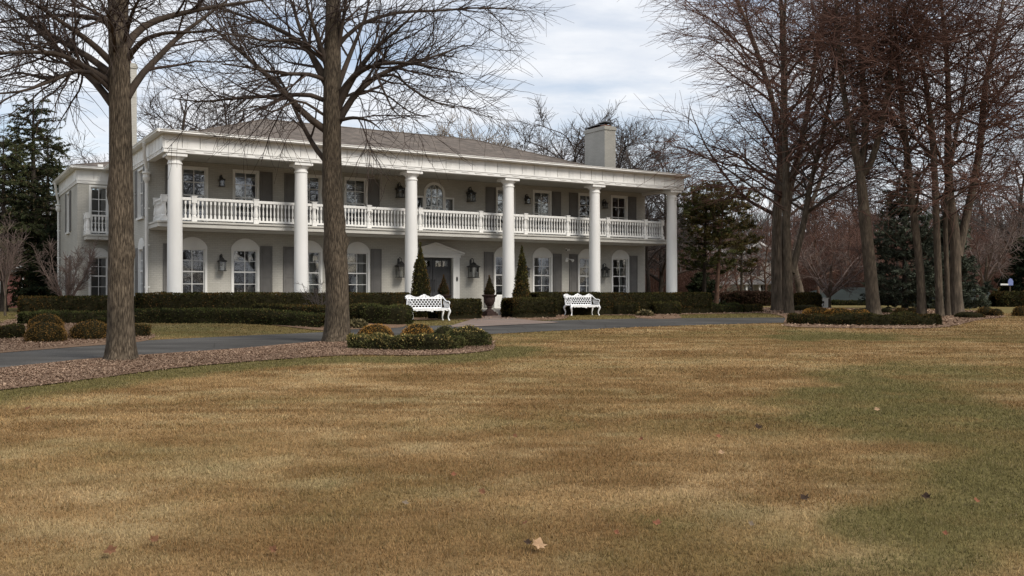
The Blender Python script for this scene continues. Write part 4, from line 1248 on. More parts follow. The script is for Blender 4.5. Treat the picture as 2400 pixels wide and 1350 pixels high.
# ================================================================== BENCHES
def make_bench(label, group):
    t = thing('garden_bench', label, 'bench', (0, 0, 0), 0, group)
    W, D, SHt, BH = 1.5, .56, .44, .95
    hb = W / 2
    s = MB()
    s.box(-hb, -D / 2, SHt, hb, D / 2, SHt + .025)
    n = 16                                                   # scalloped apron
    for k in range(n):
        x = -hb + .06 + (W - .12) * (k + .5) / n
        h_ = .05 + .025 * abs(sin(k * 1.35)) + (.03 if k in (7, 8) else 0)
        s.box(x - (W - .12) / n / 2, -D / 2 + .004, SHt - h_, x + (W - .12) / n / 2, -D / 2 + .022, SHt - .0005)
    s.build('seat', M['benchwhite'], t, bevel=.004)
    b = MB()
    lean = lambda z: D / 2 - .02 + (z - SHt) * .17
    zl0, zl1 = SHt + .05, SHt + .36
    rows = 4; cw = .122; rh = (zl1 - zl0) / rows
    r = .0125
    bx = hb - .07
    nc = int(2 * bx / cw)
    cw = 2 * bx / nc
    for j in range(rows + 1):                                # honeycomb: zigzag rails plus uprights
        pts = []
        for i in range(nc * 2 + 1):
            x = -bx + i * cw / 2
            z = zl0 + j * rh + (rh * .16 if (i + j) % 2 else -rh * .16)
            pts.append((x, lean(z), z))
        b.tube(pts, [r] * len(pts), 5)
        if j < rows:
            for i in range(nc * 2 + 1):
                if (i + j) % 2:
                    x = -bx + i * cw / 2; z0 = zl0 + j * rh + rh * .16; z1 = zl0 + (j + 1) * rh - rh * .16
                    b.tube([(x, lean(z0), z0), (x, lean(z1), z1)], [r, r], 5)
    b.tube([(-bx, lean(SHt), SHt), (-bx, lean(zl1 + .06), zl1 + .06)], [.02, .02], 6); b.tube([(bx, lean(SHt), SHt), (bx, lean(zl1 + .06), zl1 + .06)], [.02, .02], 6)
    b.tube([(-bx, lean(zl0 - .02), zl0 - .02), (bx, lean(zl0 - .02), zl0 - .02)], [.018, .018], 6)
    o = b.build('backrest', M['benchwhite'], t, smooth=True, angle=60)
    cr = MB(); top = []
    for i in range(61):
        x = -hb + W * i / 60; q = abs(x) / hb
        z = zl1 + .045 + .105 * max(0, 1 - (q / .30)) ** .9 + .085 * math.exp(-((q - .80) / .20) ** 2) + (.012 * abs(sin(i * .55)))
        if q > .93: z -= (q - .93) * .9
        top.append((x, z))
    bot = [(x, zl1 - .004 + .10 * max(0, .0)) for x, z in reversed(top)]
    vs = []
    for x, z in top + bot: vs.append((x, lean(z) - .012, z))
    for x, z in top + bot: vs.append((x, lean(z) + .012, z))
    m = 61; fs = []
    for i in range(m - 1):
        a, b2 = i, i + 1; c, d = 2 * m - 2 - i, 2 * m - 1 - i
        fs += [(d, c, b2, a), (a + 2 * m, b2 + 2 * m, c + 2 * m, d + 2 * m), (a, b2, b2 + 2 * m, a + 2 * m)]
    cr.add(vs, fs)
    cr.tube([(x, lean(z) - .014, z) for x, z in top], [.018] * m, 6)
    for cx, rr in ((0, .05), (-.24, .035), (.24, .035), (-.55, .045), (.55, .045)):     # cast scrolls
        for ph in (-1, 1):
            pts = [(cx + ph * (.02 + .02 * k / 3) * 1.5 + rr * .5 * cos(k * .8) * ph, lean(zl1 + .03) - .022, zl1 + .045 + (.035 if abs(cx) < .1 or abs(cx) > .5 else 0) + rr * .55 * sin(k * .8)) for k in range(8)]
            cr.tube(pts, [.010] * 8, 5)
    cr.build('crest', M['benchwhite'], o, smooth=True, angle=50)
    for s_ in (-1, 1):
        a = MB(); x = s_ * (hb - .01)
        pts = [(x, lean(zl1 + .07), zl1 + .09), (x, D / 2 - .10, SHt + .36), (x, D / 2 - .22, SHt + .30), (x, -D / 2 + .24, SHt + .27), (x, -D / 2 + .1, SHt + .265), (x, -D / 2 + .02, SHt + .235), (x, -D / 2 + .02, SHt + .18), (x, -D / 2 + .07, SHt + .165)]
        P = smooth_line(pts, 4); a.tube([tuple(p) for p in P], [.022] * len(P), 7)
        for k in range(5):
            y = D / 2 - .08 - k * .085; zt = SHt + .33 - .022 * k
            Pz = smooth_line([(x, y - .03, SHt + .02), (x, y - .055, SHt + .09), (x, y + .015, SHt + .18), (x, y + .01, zt - .03)], 4); a.tube([tuple(p) for p in Pz], [.011] * len(Pz), 5)
        a.tube([(x, -D / 2 + .03, SHt + .02), (x, -D / 2 + .06, SHt + .10), (x, -D / 2 + .04, SHt + .17)], [.02, .016, .016], 6)
        a.build('armrest', M['benchwhite'], t, smooth=True, angle=60)
        for f_ in (-1, 1):
            l = MB(); y = f_ * (D / 2 - .04)
            P = smooth_line([(x - s_ * .05, y, SHt - .001), (x + s_ * .005, y + f_ * .03, SHt - .09), (x - s_ * .03, y + f_ * .005, SHt * .5), (x - s_ * .045, y, .12), (x - s_ * .01, y + f_ * .03, .012)], 4)
            n_ = len(P); l.tube([tuple(p) for p in P], [.062 - .040 * min(1, i / n_ * 1.5) + (.012 if i > n_ - 3 else 0) for i in range(n_)], 8)
            l.build('leg', M['benchwhite'], t, smooth=True, angle=60)
    return t


bench = make_bench('white cast-iron garden bench left of the brick path, before the clipped block hedge', 'white cast-iron benches on the front lawn')
bx_, by_ = spot(1003, 752.5)
bench.location = (bx_, by_, gz(bx_, by_)); bench.rotation_euler = (0, 0, HROT - .02)
bx2, by2 = spot(1364, 740)
dup(bench, (bx2, by2, gz(bx2, by2)), HROT - .02, 'white cast-iron garden bench right of the brick path, before the long tall hedge')
# ================================================================== HEDGES AND SHRUBS
YEW = ((0.016, 0.017, 0.007), (0.062, 0.058, 0.020), (0.14, 0.075, 0.028), 0.2)      # dark, light, dead tips, share of dead
BOX = ((0.018, 0.024, 0.009), (0.075, 0.080, 0.028), (0.14, 0.095, 0.038), 0.14)
GOLD = ((0.055, 0.032, 0.010), (0.50, 0.255, 0.058), (0.55, 0.34, 0.11), 0.14)
DULLGOLD = ((0.036, 0.027, 0.009), (0.22, 0.128, 0.038), (0.27, 0.14, 0.05), 0.12)
ARB = ((0.022, 0.026, 0.009), (0.105, 0.092, 0.029), (0.18, 0.10, 0.036), 0.2)
EUON = ((0.030, 0.036, 0.014), (0.12, 0.118, 0.045), (0.20, 0.145, 0.055), 0.14)


def leaf_mesh(P, Nn, size, C, up=0.3, aspect=0.45, jit=0.7):
    """one small pointed leaf per sample"""
    n = len(P)
    d = Nn + RNG.normal(0, jit, (n, 3)); d[:, 2] += up
    d /= np.linalg.norm(d, axis=1, keepdims=True) + 1e-9
    r = RNG.normal(0, 1, (n, 3)); s = np.cross(d, r); s /= np.linalg.norm(s, axis=1, keepdims=True) + 1e-9
    l = (size * RNG.uniform(0.5, 1.3, n))[:, None]
    b = P - d * l * 0.3; w = s * l * aspect * 0.5
    V = np.stack([b - w * .5, b + d * l * .55 - w, b + d * l, b + d * l * .5 + w], 1).reshape(-1, 3)
    return V, np.arange(4 * n).reshape(-1, 4), np.repeat(C[:, None, :], 4, 1).reshape(-1, 3)


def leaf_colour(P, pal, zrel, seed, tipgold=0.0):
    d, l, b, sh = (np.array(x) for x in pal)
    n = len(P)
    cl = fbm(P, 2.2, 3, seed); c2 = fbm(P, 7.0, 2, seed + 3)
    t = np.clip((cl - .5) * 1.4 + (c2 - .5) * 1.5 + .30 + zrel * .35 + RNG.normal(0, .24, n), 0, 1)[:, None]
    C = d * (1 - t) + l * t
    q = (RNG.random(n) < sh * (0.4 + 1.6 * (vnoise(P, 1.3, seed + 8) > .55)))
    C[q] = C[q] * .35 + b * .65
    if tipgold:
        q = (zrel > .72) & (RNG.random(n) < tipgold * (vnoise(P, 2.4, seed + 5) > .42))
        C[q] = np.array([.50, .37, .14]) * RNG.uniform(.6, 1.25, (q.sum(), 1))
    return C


def hedge(label, cat, path, width, height, pal, dens=420, leaf=.055, group=None, name='hedge', box=0.5, lump=.10, lscale=2.0, tipgold=0, seed=0, endround=1.0):
    """clipped or loose hedge along a ground path; box 0 = dome section, 1 = square section"""
    P = np.array(path, float); seg = np.linalg.norm(np.diff(P, axis=0), axis=1); cum = np.concatenate([[0], np.cumsum(seg)]); Ltot = cum[-1]

    def surf(s, t, infl=1.0):
        # s along in [0,Ltot], t across in [0,pi]
        x = np.interp(s, cum, P[:, 0]); y = np.interp(s, cum, P[:, 1])
        e = .05; dx = np.interp(np.clip(s + e, 0, Ltot), cum, P[:, 0]) - np.interp(np.clip(s - e, 0, Ltot), cum, P[:, 0]); dy = np.interp(np.clip(s + e, 0, Ltot), cum, P[:, 1]) - np.interp(np.clip(s - e, 0, Ltot), cum, P[:, 1])
        l = np.sqrt(dx * dx + dy * dy) + 1e-9; tx, ty = dx / l, dy / l; nx, ny = -ty, tx
        ex = 2.0 / (2 + box * 8)
        ct = np.sign(np.cos(t)) * np.abs(np.cos(t)) ** ex; st = np.abs(np.sin(t)) ** ex
        end = np.minimum(s, Ltot - s) / (width * .5 * endround); q = np.clip(end, 0, 1); tp = np.sqrt(np.clip(1 - (1 - q) ** (2 + box * 6), 0, 1))
        h = height * (1 - (1 - tp) * (.30 if box < .6 else .04)); w = width * .5 * np.maximum(tp, .0)
        px = x + nx * ct * w * infl; py = y + ny * ct * w * infl; pz = st * h * infl
        Q = np.stack([px, py, pz], 1)
        nz = (fbm(Q, lscale, 3, seed) - .5) * 2 * lump
        sq = np.stack([nx * ct, ny * ct, st * .9], 1)
        return Q + sq * nz[:, None] * np.clip(pz / (height * .25), .3, 1)[:, None]
    leaf *= 1.4; dens *= 1.35
    n = int(dens * Ltot * (width + 2 * height))
    # even coverage round the section
    tt = np.linspace(0, pi, 400); xs = np.sign(np.cos(tt)) * np.abs(np.cos(tt)) ** (2 / (2 + box * 8)) * width * .5; zs = np.abs(np.sin(tt)) ** (2 / (2 + box * 8)) * height
    ar = np.concatenate([[0], np.cumsum(np.hypot(np.diff(xs), np.diff(zs)))]); tsamp = np.interp(RNG.uniform(0, ar[-1], n), ar, tt)
    s = RNG.uniform(0, Ltot, n)
    ne = int(dens * width * height * 1.5)                     # the two end faces
    se = np.where(RNG.random(ne) < .5, RNG.uniform(0, width * .16 + .02, ne), Ltot - RNG.uniform(0, width * .16 + .02, ne)); s = np.concatenate([s, se]); tsamp = np.concatenate([tsamp, np.interp(RNG.uniform(0, ar[-1], ne), ar, tt)])
    A = surf(s, tsamp); B = surf(np.clip(s, 0, Ltot), tsamp + .02); C_ = surf(np.clip(s + .03, 0, Ltot), tsamp)
    Nn = np.cross(B - A, C_ - A); Nn /= np.linalg.norm(Nn, axis=1, keepdims=True) + 1e-9
    ctr = np.stack([np.interp(s, cum, P[:, 0]), np.interp(s, cum, P[:, 1]), np.full(len(s), height * .35)], 1)
    flip = ((A - ctr) * Nn).sum(1) < 0; Nn[flip] *= -1
    A = A - Nn * (np.abs(RNG.normal(0, .035, len(A))))[:, None]
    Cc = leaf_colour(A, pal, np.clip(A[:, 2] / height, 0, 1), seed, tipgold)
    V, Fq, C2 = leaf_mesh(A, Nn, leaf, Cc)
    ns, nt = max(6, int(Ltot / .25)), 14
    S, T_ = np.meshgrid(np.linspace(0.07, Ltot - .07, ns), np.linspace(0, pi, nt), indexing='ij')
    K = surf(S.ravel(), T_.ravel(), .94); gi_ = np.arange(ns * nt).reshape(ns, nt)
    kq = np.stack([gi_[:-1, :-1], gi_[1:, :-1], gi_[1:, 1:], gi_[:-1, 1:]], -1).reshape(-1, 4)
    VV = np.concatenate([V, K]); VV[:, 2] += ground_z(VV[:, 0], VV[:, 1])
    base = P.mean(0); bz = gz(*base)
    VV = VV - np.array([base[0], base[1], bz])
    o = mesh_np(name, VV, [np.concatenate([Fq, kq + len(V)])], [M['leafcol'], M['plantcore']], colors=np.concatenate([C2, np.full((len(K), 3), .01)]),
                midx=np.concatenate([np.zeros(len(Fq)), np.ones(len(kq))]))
    o.location = (base[0], base[1], bz)
    return tag(o, label, cat, group)


def globe(label, cat, xy, rx, h, pal, dens=900, leaf=.05, group=None, name='shrub', lump=.12, seed=0, profile=None, parent=None, tipgold=0, up=.35, z0=0.0):
    """rounded shrub, or any solid of revolution given by profile(t)->radius factor"""
    n = int(dens * 4 * rx * (rx + h)); t = RNG.uniform(0, 1, n); a = RNG.uniform(0, 2 * pi, n)
    prof = profile or (lambda q: np.sqrt(np.clip(1 - (np.clip(q, 0, 1) * 1.28 - .28) ** 2, 0, 1)))
    keep = RNG.random(n) < .15 + .85 * prof(t); t = t[keep]; a = a[keep]

    def surf(t, a, k=1.0):
        r = prof(t) * rx * k; Q = np.stack([np.cos(a) * r, np.sin(a) * r, t * h * (1 if k == 1 else .97)], 1)
        nz = (fbm(Q + seed * 3.1, 1.7 / max(rx, .15), 3, seed) - .5) * 2 * lump
        return Q * (1 + nz[:, None] * np.array([1, 1, .5]))
    A = surf(t, a); B = surf(np.clip(t + .02, 0, 1), a); C_ = surf(t, a + .05)
    Nn = np.cross(C_ - A, B - A); Nn /= np.linalg.norm(Nn, axis=1, keepdims=True) + 1e-9
    A = A - Nn * np.abs(RNG.normal(0, .03, len(A)))[:, None]
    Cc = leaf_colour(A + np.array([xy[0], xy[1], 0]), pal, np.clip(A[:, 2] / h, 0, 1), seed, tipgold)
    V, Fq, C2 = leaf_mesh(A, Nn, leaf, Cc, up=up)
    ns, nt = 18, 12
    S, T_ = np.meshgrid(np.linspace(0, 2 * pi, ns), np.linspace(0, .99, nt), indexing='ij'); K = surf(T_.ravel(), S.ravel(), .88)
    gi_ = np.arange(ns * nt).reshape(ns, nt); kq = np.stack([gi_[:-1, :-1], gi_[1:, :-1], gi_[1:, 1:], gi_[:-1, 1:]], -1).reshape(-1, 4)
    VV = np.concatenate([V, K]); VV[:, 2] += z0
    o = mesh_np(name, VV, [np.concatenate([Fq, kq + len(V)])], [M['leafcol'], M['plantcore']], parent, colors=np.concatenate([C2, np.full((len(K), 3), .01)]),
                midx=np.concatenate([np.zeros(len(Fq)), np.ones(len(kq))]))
    if parent is None:
        o.location = (xy[0], xy[1], gz(*xy)); tag(o, label, cat, group)
    return o


def H_(u, v):
    p = hw(u, v); return (p[0], p[1])


# tall clipped hedges along the porch
hedge('tall dark clipped yew hedge running from the left of the house to the entrance', 'hedge', [H_(u_at(318, -1.2), -1.2), H_(4, -1.2), H_(u_at(955, -1.2), -1.2)], .85, .985, YEW, 560, .05, box=1, lump=.05, seed=1, name='clipped_hedge')
hedge('tall dark clipped yew hedge running from the entrance to the right end of the house', 'hedge', [H_(u_at(1243, -1.3), -1.3), H_(19, -1.3), H_(24.6, -1.3)], 1.0, .99, YEW, 480, .055, box=1, lump=.05, seed=2, name='clipped_hedge')
hedge('tall dark clipped hedge with rusty-brown left end, under the wing balcony', 'hedge', [H_(-4.6, 5.2), H_(-2.7, 4.2), H_(-.9, 3.0)], 1.0, .86, ((.012, .013, .005), (.035, .036, .012), (.10, .055, .018), .3), 380, .055, box=.9, lump=.07, seed=3, name='clipped_hedge')
# block hedges flanking the path
a = spot(1062, 750); b = spot(1136, 748)
hedge('square clipped block hedge between the left bench and the dark urn', 'hedge', [H_(8.45, -3.75), H_(10.45, -3.75)], 1.1, .76, YEW, 620, .05, box=1, lump=.05, seed=4, name='block_hedge', group='block hedges beside the path')
hedge('square clipped block hedge right of the urn, below the cone evergreen', 'hedge', [H_(11.75, -3.65), H_(13.95, -3.65)], 1.1, .78, YEW, 620, .05, box=1, lump=.05, seed=5, name='block_hedge', group='block hedges beside the path')


def px_path(pts): return [spot(*p) for p in pts]


hedge('long low loose hedge in front of the tall left hedge, behind the lawn strip', 'hedge', px_path([(306, 757), (430, 757.5), (540, 757), (640, 760), (765, 768)]), .75, .46, BOX, 560, .05, box=.25, lump=.12, lscale=1.7, seed=6, name='low_hedge')
hedge('thin clipped hedge ledge behind the second tree trunk, between low and tall hedge', 'hedge', px_path([(600, 752), (700, 756), (800, 762)]), .6, .60, YEW, 520, .05, box=.9, lump=.05, seed=7, name='low_hedge')
hedge('curved mid-height hedge left of the left bench', 'hedge', px_path([(835, 752), (880, 758), (925, 760), (952, 756)]), .8, .62, BOX, 600, .05, box=.4, lump=.09, seed=8, name='curved_hedge')
hedge('low clipped hedge right of the right bench with a slender bare tree behind it', 'hedge', px_path([(1404, 737), (1450, 738), (1498, 738)]), .9, .52, YEW, 480, .055, box=.6, lump=.09, seed=9, name='low_hedge')
hedge('low clipped hedge by the pale hosta clump at the right corner of the house', 'hedge', px_path([(1528, 737), (1596, 737)]), .9, .55, YEW, 460, .055, box=.5, lump=.1, seed=10, name='low_hedge')
hedge('row of low rounded hedge bushes running right beyond the house corner', 'hedge', px_path([(1598, 734), (1660, 734), (1735, 733)]), .8, .46, BOX, 420, .06, box=.15, lump=.2, lscale=1.5, seed=11, name='low_hedge')
hedge('last low dark hedge piece at the end of the row near the big trunks', 'hedge', px_path([(1736, 733), (1786, 733)]), .7, .40, YEW, 420, .06, box=.5, lump=.08, seed=12, name='low_hedge')
hedge('low hedge row left of the first trunk, below the bare ornamental tree', 'hedge', px_path([(42, 762), (130, 760), (210, 759), (300, 757)]), .8, .42, BOX, 520, .055, box=.2, lump=.16, lscale=1.6, seed=13, name='low_hedge')
hedge('dark low hedge cut off by the left edge of the photo', 'hedge', px_path([(-160, 797), (-50, 795), (58, 790)]), .6, .33, YEW, 800, .045, box=.4, lump=.1, seed=14, name='low_hedge')
hedge('small dark hedge stub right of the first trunk beside the driveway', 'hedge', px_path([(262, 789), (310, 788), (354, 787)]), .6, .33, YEW, 800, .045, box=.4, lump=.1, seed=15, name='low_hedge')
# island bed in front of the second trunk
hedge('dark dense evergreen hedge with yellow tips in the mulch island on the lawn', 'hedge', px_path([(822, 818), (900, 821), (1010, 823), (1075, 817)]), .68, .34, EUON, 1500, .04, box=.25, lump=.13, lscale=2.6, tipgold=.28, seed=16, name='island_hedge')
globe('spreading green shrub with bright yellow top at the right end of the mulch island', 'shrub', spot(1092, 812), .58, .49, EUON, 1700, .05, lump=.28, seed=17, tipgold=.5)
globe('dark green shrub hump between the right orange globe and the yellow-topped shrub', 'shrub', spot(1042, 808), .37, .49, EUON, 1700, .04, lump=.25, seed=18, tipgold=.3)
globe('round rusty-orange globe shrub nearest the second trunk in the mulch island', 'shrub', spot(880, 802), .49, .49, GOLD, 2000, .035, lump=.10, seed=19, group='orange globe shrubs in the island')
globe('round rusty-orange globe shrub below the left bench in the mulch island', 'shrub', spot(980, 802), .47, .49, GOLD, 2000, .035, lump=.10, seed=20, group='orange globe shrubs in the island')
# left bed
globe('large brown-gold globe shrub, leftmost beside the driveway', 'shrub', spot(107, 801), .52, .53, DULLGOLD, 1500, .04, lump=.14, seed=21, group='brown globe shrubs left of the driveway')
globe('brown-gold globe shrub just left of the first trunk', 'shrub', spot(212, 793), .53, .50, DULLGOLD, 1500, .04, lump=.14, seed=22, group='brown globe shrubs left of the driveway')
globe('brown-gold shrub top showing behind the leftmost globe shrub', 'shrub', spot(108, 776), .48, .5, DULLGOLD, 1100, .045, lump=.14, seed=23, group='brown globe shrubs left of the driveway')
# pale dead perennials
for q, (px, py, lab) in enumerate([(835, 768, 'pale dry perennial clump just right of the second trunk'), (1512, 741, 'pale dry hosta clump between two low hedges near the house corner')]):
    globe(lab, 'plant', spot(px, py), .38, .26, ((.05, .045, .02), (.20, .165, .085), (.26, .21, .12), .3), 500, .11, lump=.3, seed=24 + q, name='dry_plant')
# right bed
hedge('long low clipped hedge edging the right-hand tree bed', 'hedge', px_path([(1846, 759), (1950, 762), (2080, 763.5), (2202, 762)]), .62, .42, YEW, 900, .045, box=.22, lump=.17, lscale=1.8, seed=30, name='low_hedge')
for k, (px, py, r, h, pal, lab) in enumerate([
    (1915, 738, .62, .36, GOLD, 'low golden bush behind the left end of the long bed hedge'),
    (1965, 740, .62, .36, GOLD, 'low golden bush, middle one behind the long bed hedge'),
    (2010, 741, .55, .33, GOLD, 'low golden bush nearest the middle trunk of the bed'),
    (2027, 734, .38, .25, BOX, 'small green ball shrub just left of the middle trunk'),
    (2077, 734, .33, .25, BOX, 'small green ball shrub just right of the middle trunk'),
    (2111, 738, .34, .36, DULLGOLD, 'brown globe shrub left of the leaning trunk'),
    (2141, 738, .40, .36, DULLGOLD, 'brown globe shrub touching the leaning trunk'),
    (2272, 745, .60, .27, YEW, 'flat dark shrub right of the pale furrowed trunk'),
    (2310, 740, .42, .42, DULLGOLD, 'dark brown globe shrub, larger of the pair near the right edge'),
    (2335, 741, .30, .36, DULLGOLD, 'small brown globe shrub, right one of the pair near the right edge'),
    (2393, 741, .40, .46, DULLGOLD, 'brown globe shrub cut off by the right edge of the photo'),
    (1888, 729, .9, .35, YEW, 'dark low bush between the twisted trunk and the long bed hedge')]):
    globe(lab, 'shrub', spot(px, py), r, h, pal, 900, .05, lump=.14, seed=40 + k, group='shrubs in the right-hand tree bed')
hedge('dull brown-green hedge behind the twisted trunk', 'hedge', px_path([(1858, 722), (1925, 722)]), 1.2, .95, ((.016, .016, .006), (.055, .050, .017), (.09, .06, .02), .2), 250, .09, box=.2, lump=.2, seed=60, name='low_hedge')
hedge('dark evergreen hedge low along the lawn at the far right', 'hedge', px_path([(2325, 719), (2420, 719), (2520, 719)]), 2.0, 1.0, YEW, 120, .13, box=.2, lump=.25, seed=61, name='low_hedge')
hedge('low green ground hedge at the foot of the cream wall', 'hedge', [(25.5, 75), (33, 74.5), (41, 74)], 1.0, .32, BOX, 160, .11, box=.2, lump=.2, seed=62, name='low_hedge')
hedge('reddish-brown bare hedge in front of the beige neighbour house', 'hedge', px_path([(1690, 716), (1760, 716.5), (1812, 717)]), 1.8, 1.05, ((.03, .018, .013), (.085, .052, .038), (.10, .06, .04), .2), 240, .11, box=.2, lump=.3, seed=63, name='bare_hedge')

# cone-shaped evergreens by the columns
cone = lambda q: np.clip(np.where(q < .12, .80 + q * 1.7, 1.0 * (1 - ((q - .12) / .88) ** 1.35) + .03), .02, 1)
for (px, ytop, r, lab, u, v, sd) in [(985, 577, .43, 'tall cone-shaped evergreen left of the front door, beside the third column', u_at(985, -1.6), -1.6, 70), (1223, 580, .40, 'tall cone-shaped evergreen right of the fourth column', u_at(1223, -1.6), -1.6, 71)]:
    t = thing('cone_evergreen', lab, 'evergreen', hw(u, v), 0, 'cone-shaped evergreens flanking the entrance')
    Y = hw(u, v)[1]; top = (EYE + (HY - ytop) / F * Y - PAD) * 1.06
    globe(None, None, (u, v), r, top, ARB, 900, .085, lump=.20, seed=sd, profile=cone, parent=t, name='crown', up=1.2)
    m1 = MB(); m1.tube([(0, 0, -.05), (0, 0, top * .6)], [.06, .02], 8); m1.build('trunk', M['bark_far'], t)


def make_urn(u, v, label, sd, base):
    t = thing('planter_urn', label, 'urn', hw(u, v), HROT, 'dark urn planters beside the entrance')
    m1 = MB()
    if base: m1.box(-.27, -.27, 0, .27, .27, .14)
    z = .14 if base else 0.0
    m1.box(-.22, -.22, z + .001, .22, .22, z + .06)
    m1.lathe([(.20, z + .061), (.19, z + .10), (.10, z + .16), (.09, z + .22), (.13, z + .25), (.10, z + .28), (.17, z + .36), (.23, z + .48), (.25, z + .60), (.24, z + .66), (.31, z + .72), (.32, z + .76), (.29, z + .775), (.26, z + .74)], 0, 0, 24)
    m1.build('urn_body', M['urn'], t, smooth=True, angle=40)
    tp = lambda q: np.clip(np.where(q < .25, .75 + q, (1 - ((q - .25) / .75) ** .8) + .02), .02, 1)
    globe(None, None, (u, v), .25, .90, ((.022, .016, .006), (.075, .045, .016), (.13, .06, .025), .35), 1500, .055, lump=.12, seed=sd, profile=tp, parent=t, name='topiary', up=.8, z0=z + .70)
    return t


make_urn(u_at(1040, -1.2), -1.2, 'dark urn with brown cone topiary before the front door, above the left block hedge', 80, True)
make_urn(u_at(1147, -1.0), -1.0, 'dark urn with brown cone topiary at the gap between the two block hedges', 81, True)
m1 = MB(); m1.box(-.22, -.16, 0, .22, .16, .14)
o = m1.build('stone_block', M['limestone'], bevel=.02); p = spot(1153, 741); o.location = (p[0], p[1], gz(*p)); o.rotation_euler = (0, 0, HROT); tag(o, 'pale limestone block on the ground below the dark urn by the path', 'stone block')

# ================================================================== TREES
def norm(a): return a / (np.linalg.norm(a, axis=-1, keepdims=True) + 1e-9)


def grow(P0, D0, Ln, R0, R1, K, noise, trop=(0, 0, 0), tgrow=0.0, flat=0.0):
    n = len(P0); pts = [P0]; d = norm(D0); st = (Ln / K)[:, None]; tr = np.array(trop)
    for k in range(K):
        d = norm(d + RNG.normal(0, noise, (n, 3)) + tr * (1 + tgrow * k / K))
        if flat: d = norm(d * np.array([1, 1, 1 - flat]))
        pts.append(pts[-1] + d * st)
    P = np.stack(pts, 1); t = np.linspace(0, 1, K + 1)[None, :]
    return P, R0[:, None] * (1 - t) + R1[:, None] * t


def spawn(P, R, n, t0, t1, ang, sd, lbase, lvar, rfrac, taper=.55, rmin=.003, planar=0.0):
    N_, K, _ = P.shape
    ln = np.linalg.norm(P[:, -1] - P[:, 0], axis=1); pr = ln / ln.sum()
    i = RNG.choice(N_, n, p=pr); t = RNG.uniform(t0, t1, n)
    f = t * (K - 1); k = np.minimum(f.astype(int), K - 2); w = (f - k)[:, None]
    S = P[i, k] * (1 - w) + P[i, k + 1] * w; T = norm(P[i, k + 1] - P[i, k]); r = R[i, k] * (1 - w[:, 0]) + R[i, k + 1] * w[:, 0]
    q = RNG.normal(0, 1, (n, 3)); q[:, 2] *= (1 - planar); q = norm(q - (q * T).sum(1, keepdims=True) * T)
    a = np.radians(np.clip(RNG.normal(ang, sd, n), 8, 120))[:, None]
    D = T * np.cos(a) + q * np.sin(a)
    Lc = lbase * (1 - taper * t) * RNG.uniform(1 - lvar, 1 + lvar, n)
    return S, D, Lc, np.maximum(r * rfrac, rmin)


def joined(parts):
    Vs, Fs, o = [], [], 0
    for P, R, n in parts:
        V, f = tubes(P, R, n); Vs.append(V); Fs.append(f + o); o += len(V)
    return np.concatenate(Vs), np.concatenate(Fs)


def resample(pts, K):
    S = smooth_line(pts, 8); d = np.concatenate([[0], np.cumsum(np.linalg.norm(np.diff(S, axis=0), axis=1))])
    q = np.linspace(0, d[-1], K)
    return np.stack([np.interp(q, d, S[:, c]) for c in range(3)], 1)


def trunk_mesh(name, pts, rad, mat, parent, sides=28, K=60, flare=0.35, ridges=.03, knots=(), seed=0):
    C = resample(pts, K); h = np.linspace(0, 1, K); R = np.interp(h, np.linspace(0, 1, len(rad)), rad)
    zz = C[:, 2] - C[0, 2]
    R = R * (1 + flare * np.exp(-zz / .35))
    V, Fq = tubes(C[None], R[None], sides)
    V = V.reshape(K, sides, 3); out = V - C[:, None, :]
    an = np.arange(sides) * 2 * pi / sides
    Q = np.stack([np.broadcast_to(np.cos(an)[None], (K, sides)) * 2.2, np.broadcast_to(np.sin(an)[None], (K, sides)) * 2.2, np.broadcast_to(zz[:, None] * .5, (K, sides))], -1).reshape(-1, 3)
    f = 1 + ((fbm(Q, 2.0, 3, seed) - .5) * 2 * ridges * 2).reshape(K, sides)
    f += (np.exp(-zz / .4)[:, None]) * .14 * np.sin(an * 5 + seed)[None]
    for kz, ka, amp in knots:
        f += amp * np.exp(-((zz[:, None] - kz) / .14) ** 2) * np.exp(-((np.angle(np.exp(1j * (an[None] - ka)))) / .45) ** 2)
    V = C[:, None, :] + out * f[..., None]
    return mesh_np(name, V.reshape(-1, 3), [Fq], mat, parent, smooth=True), C, R


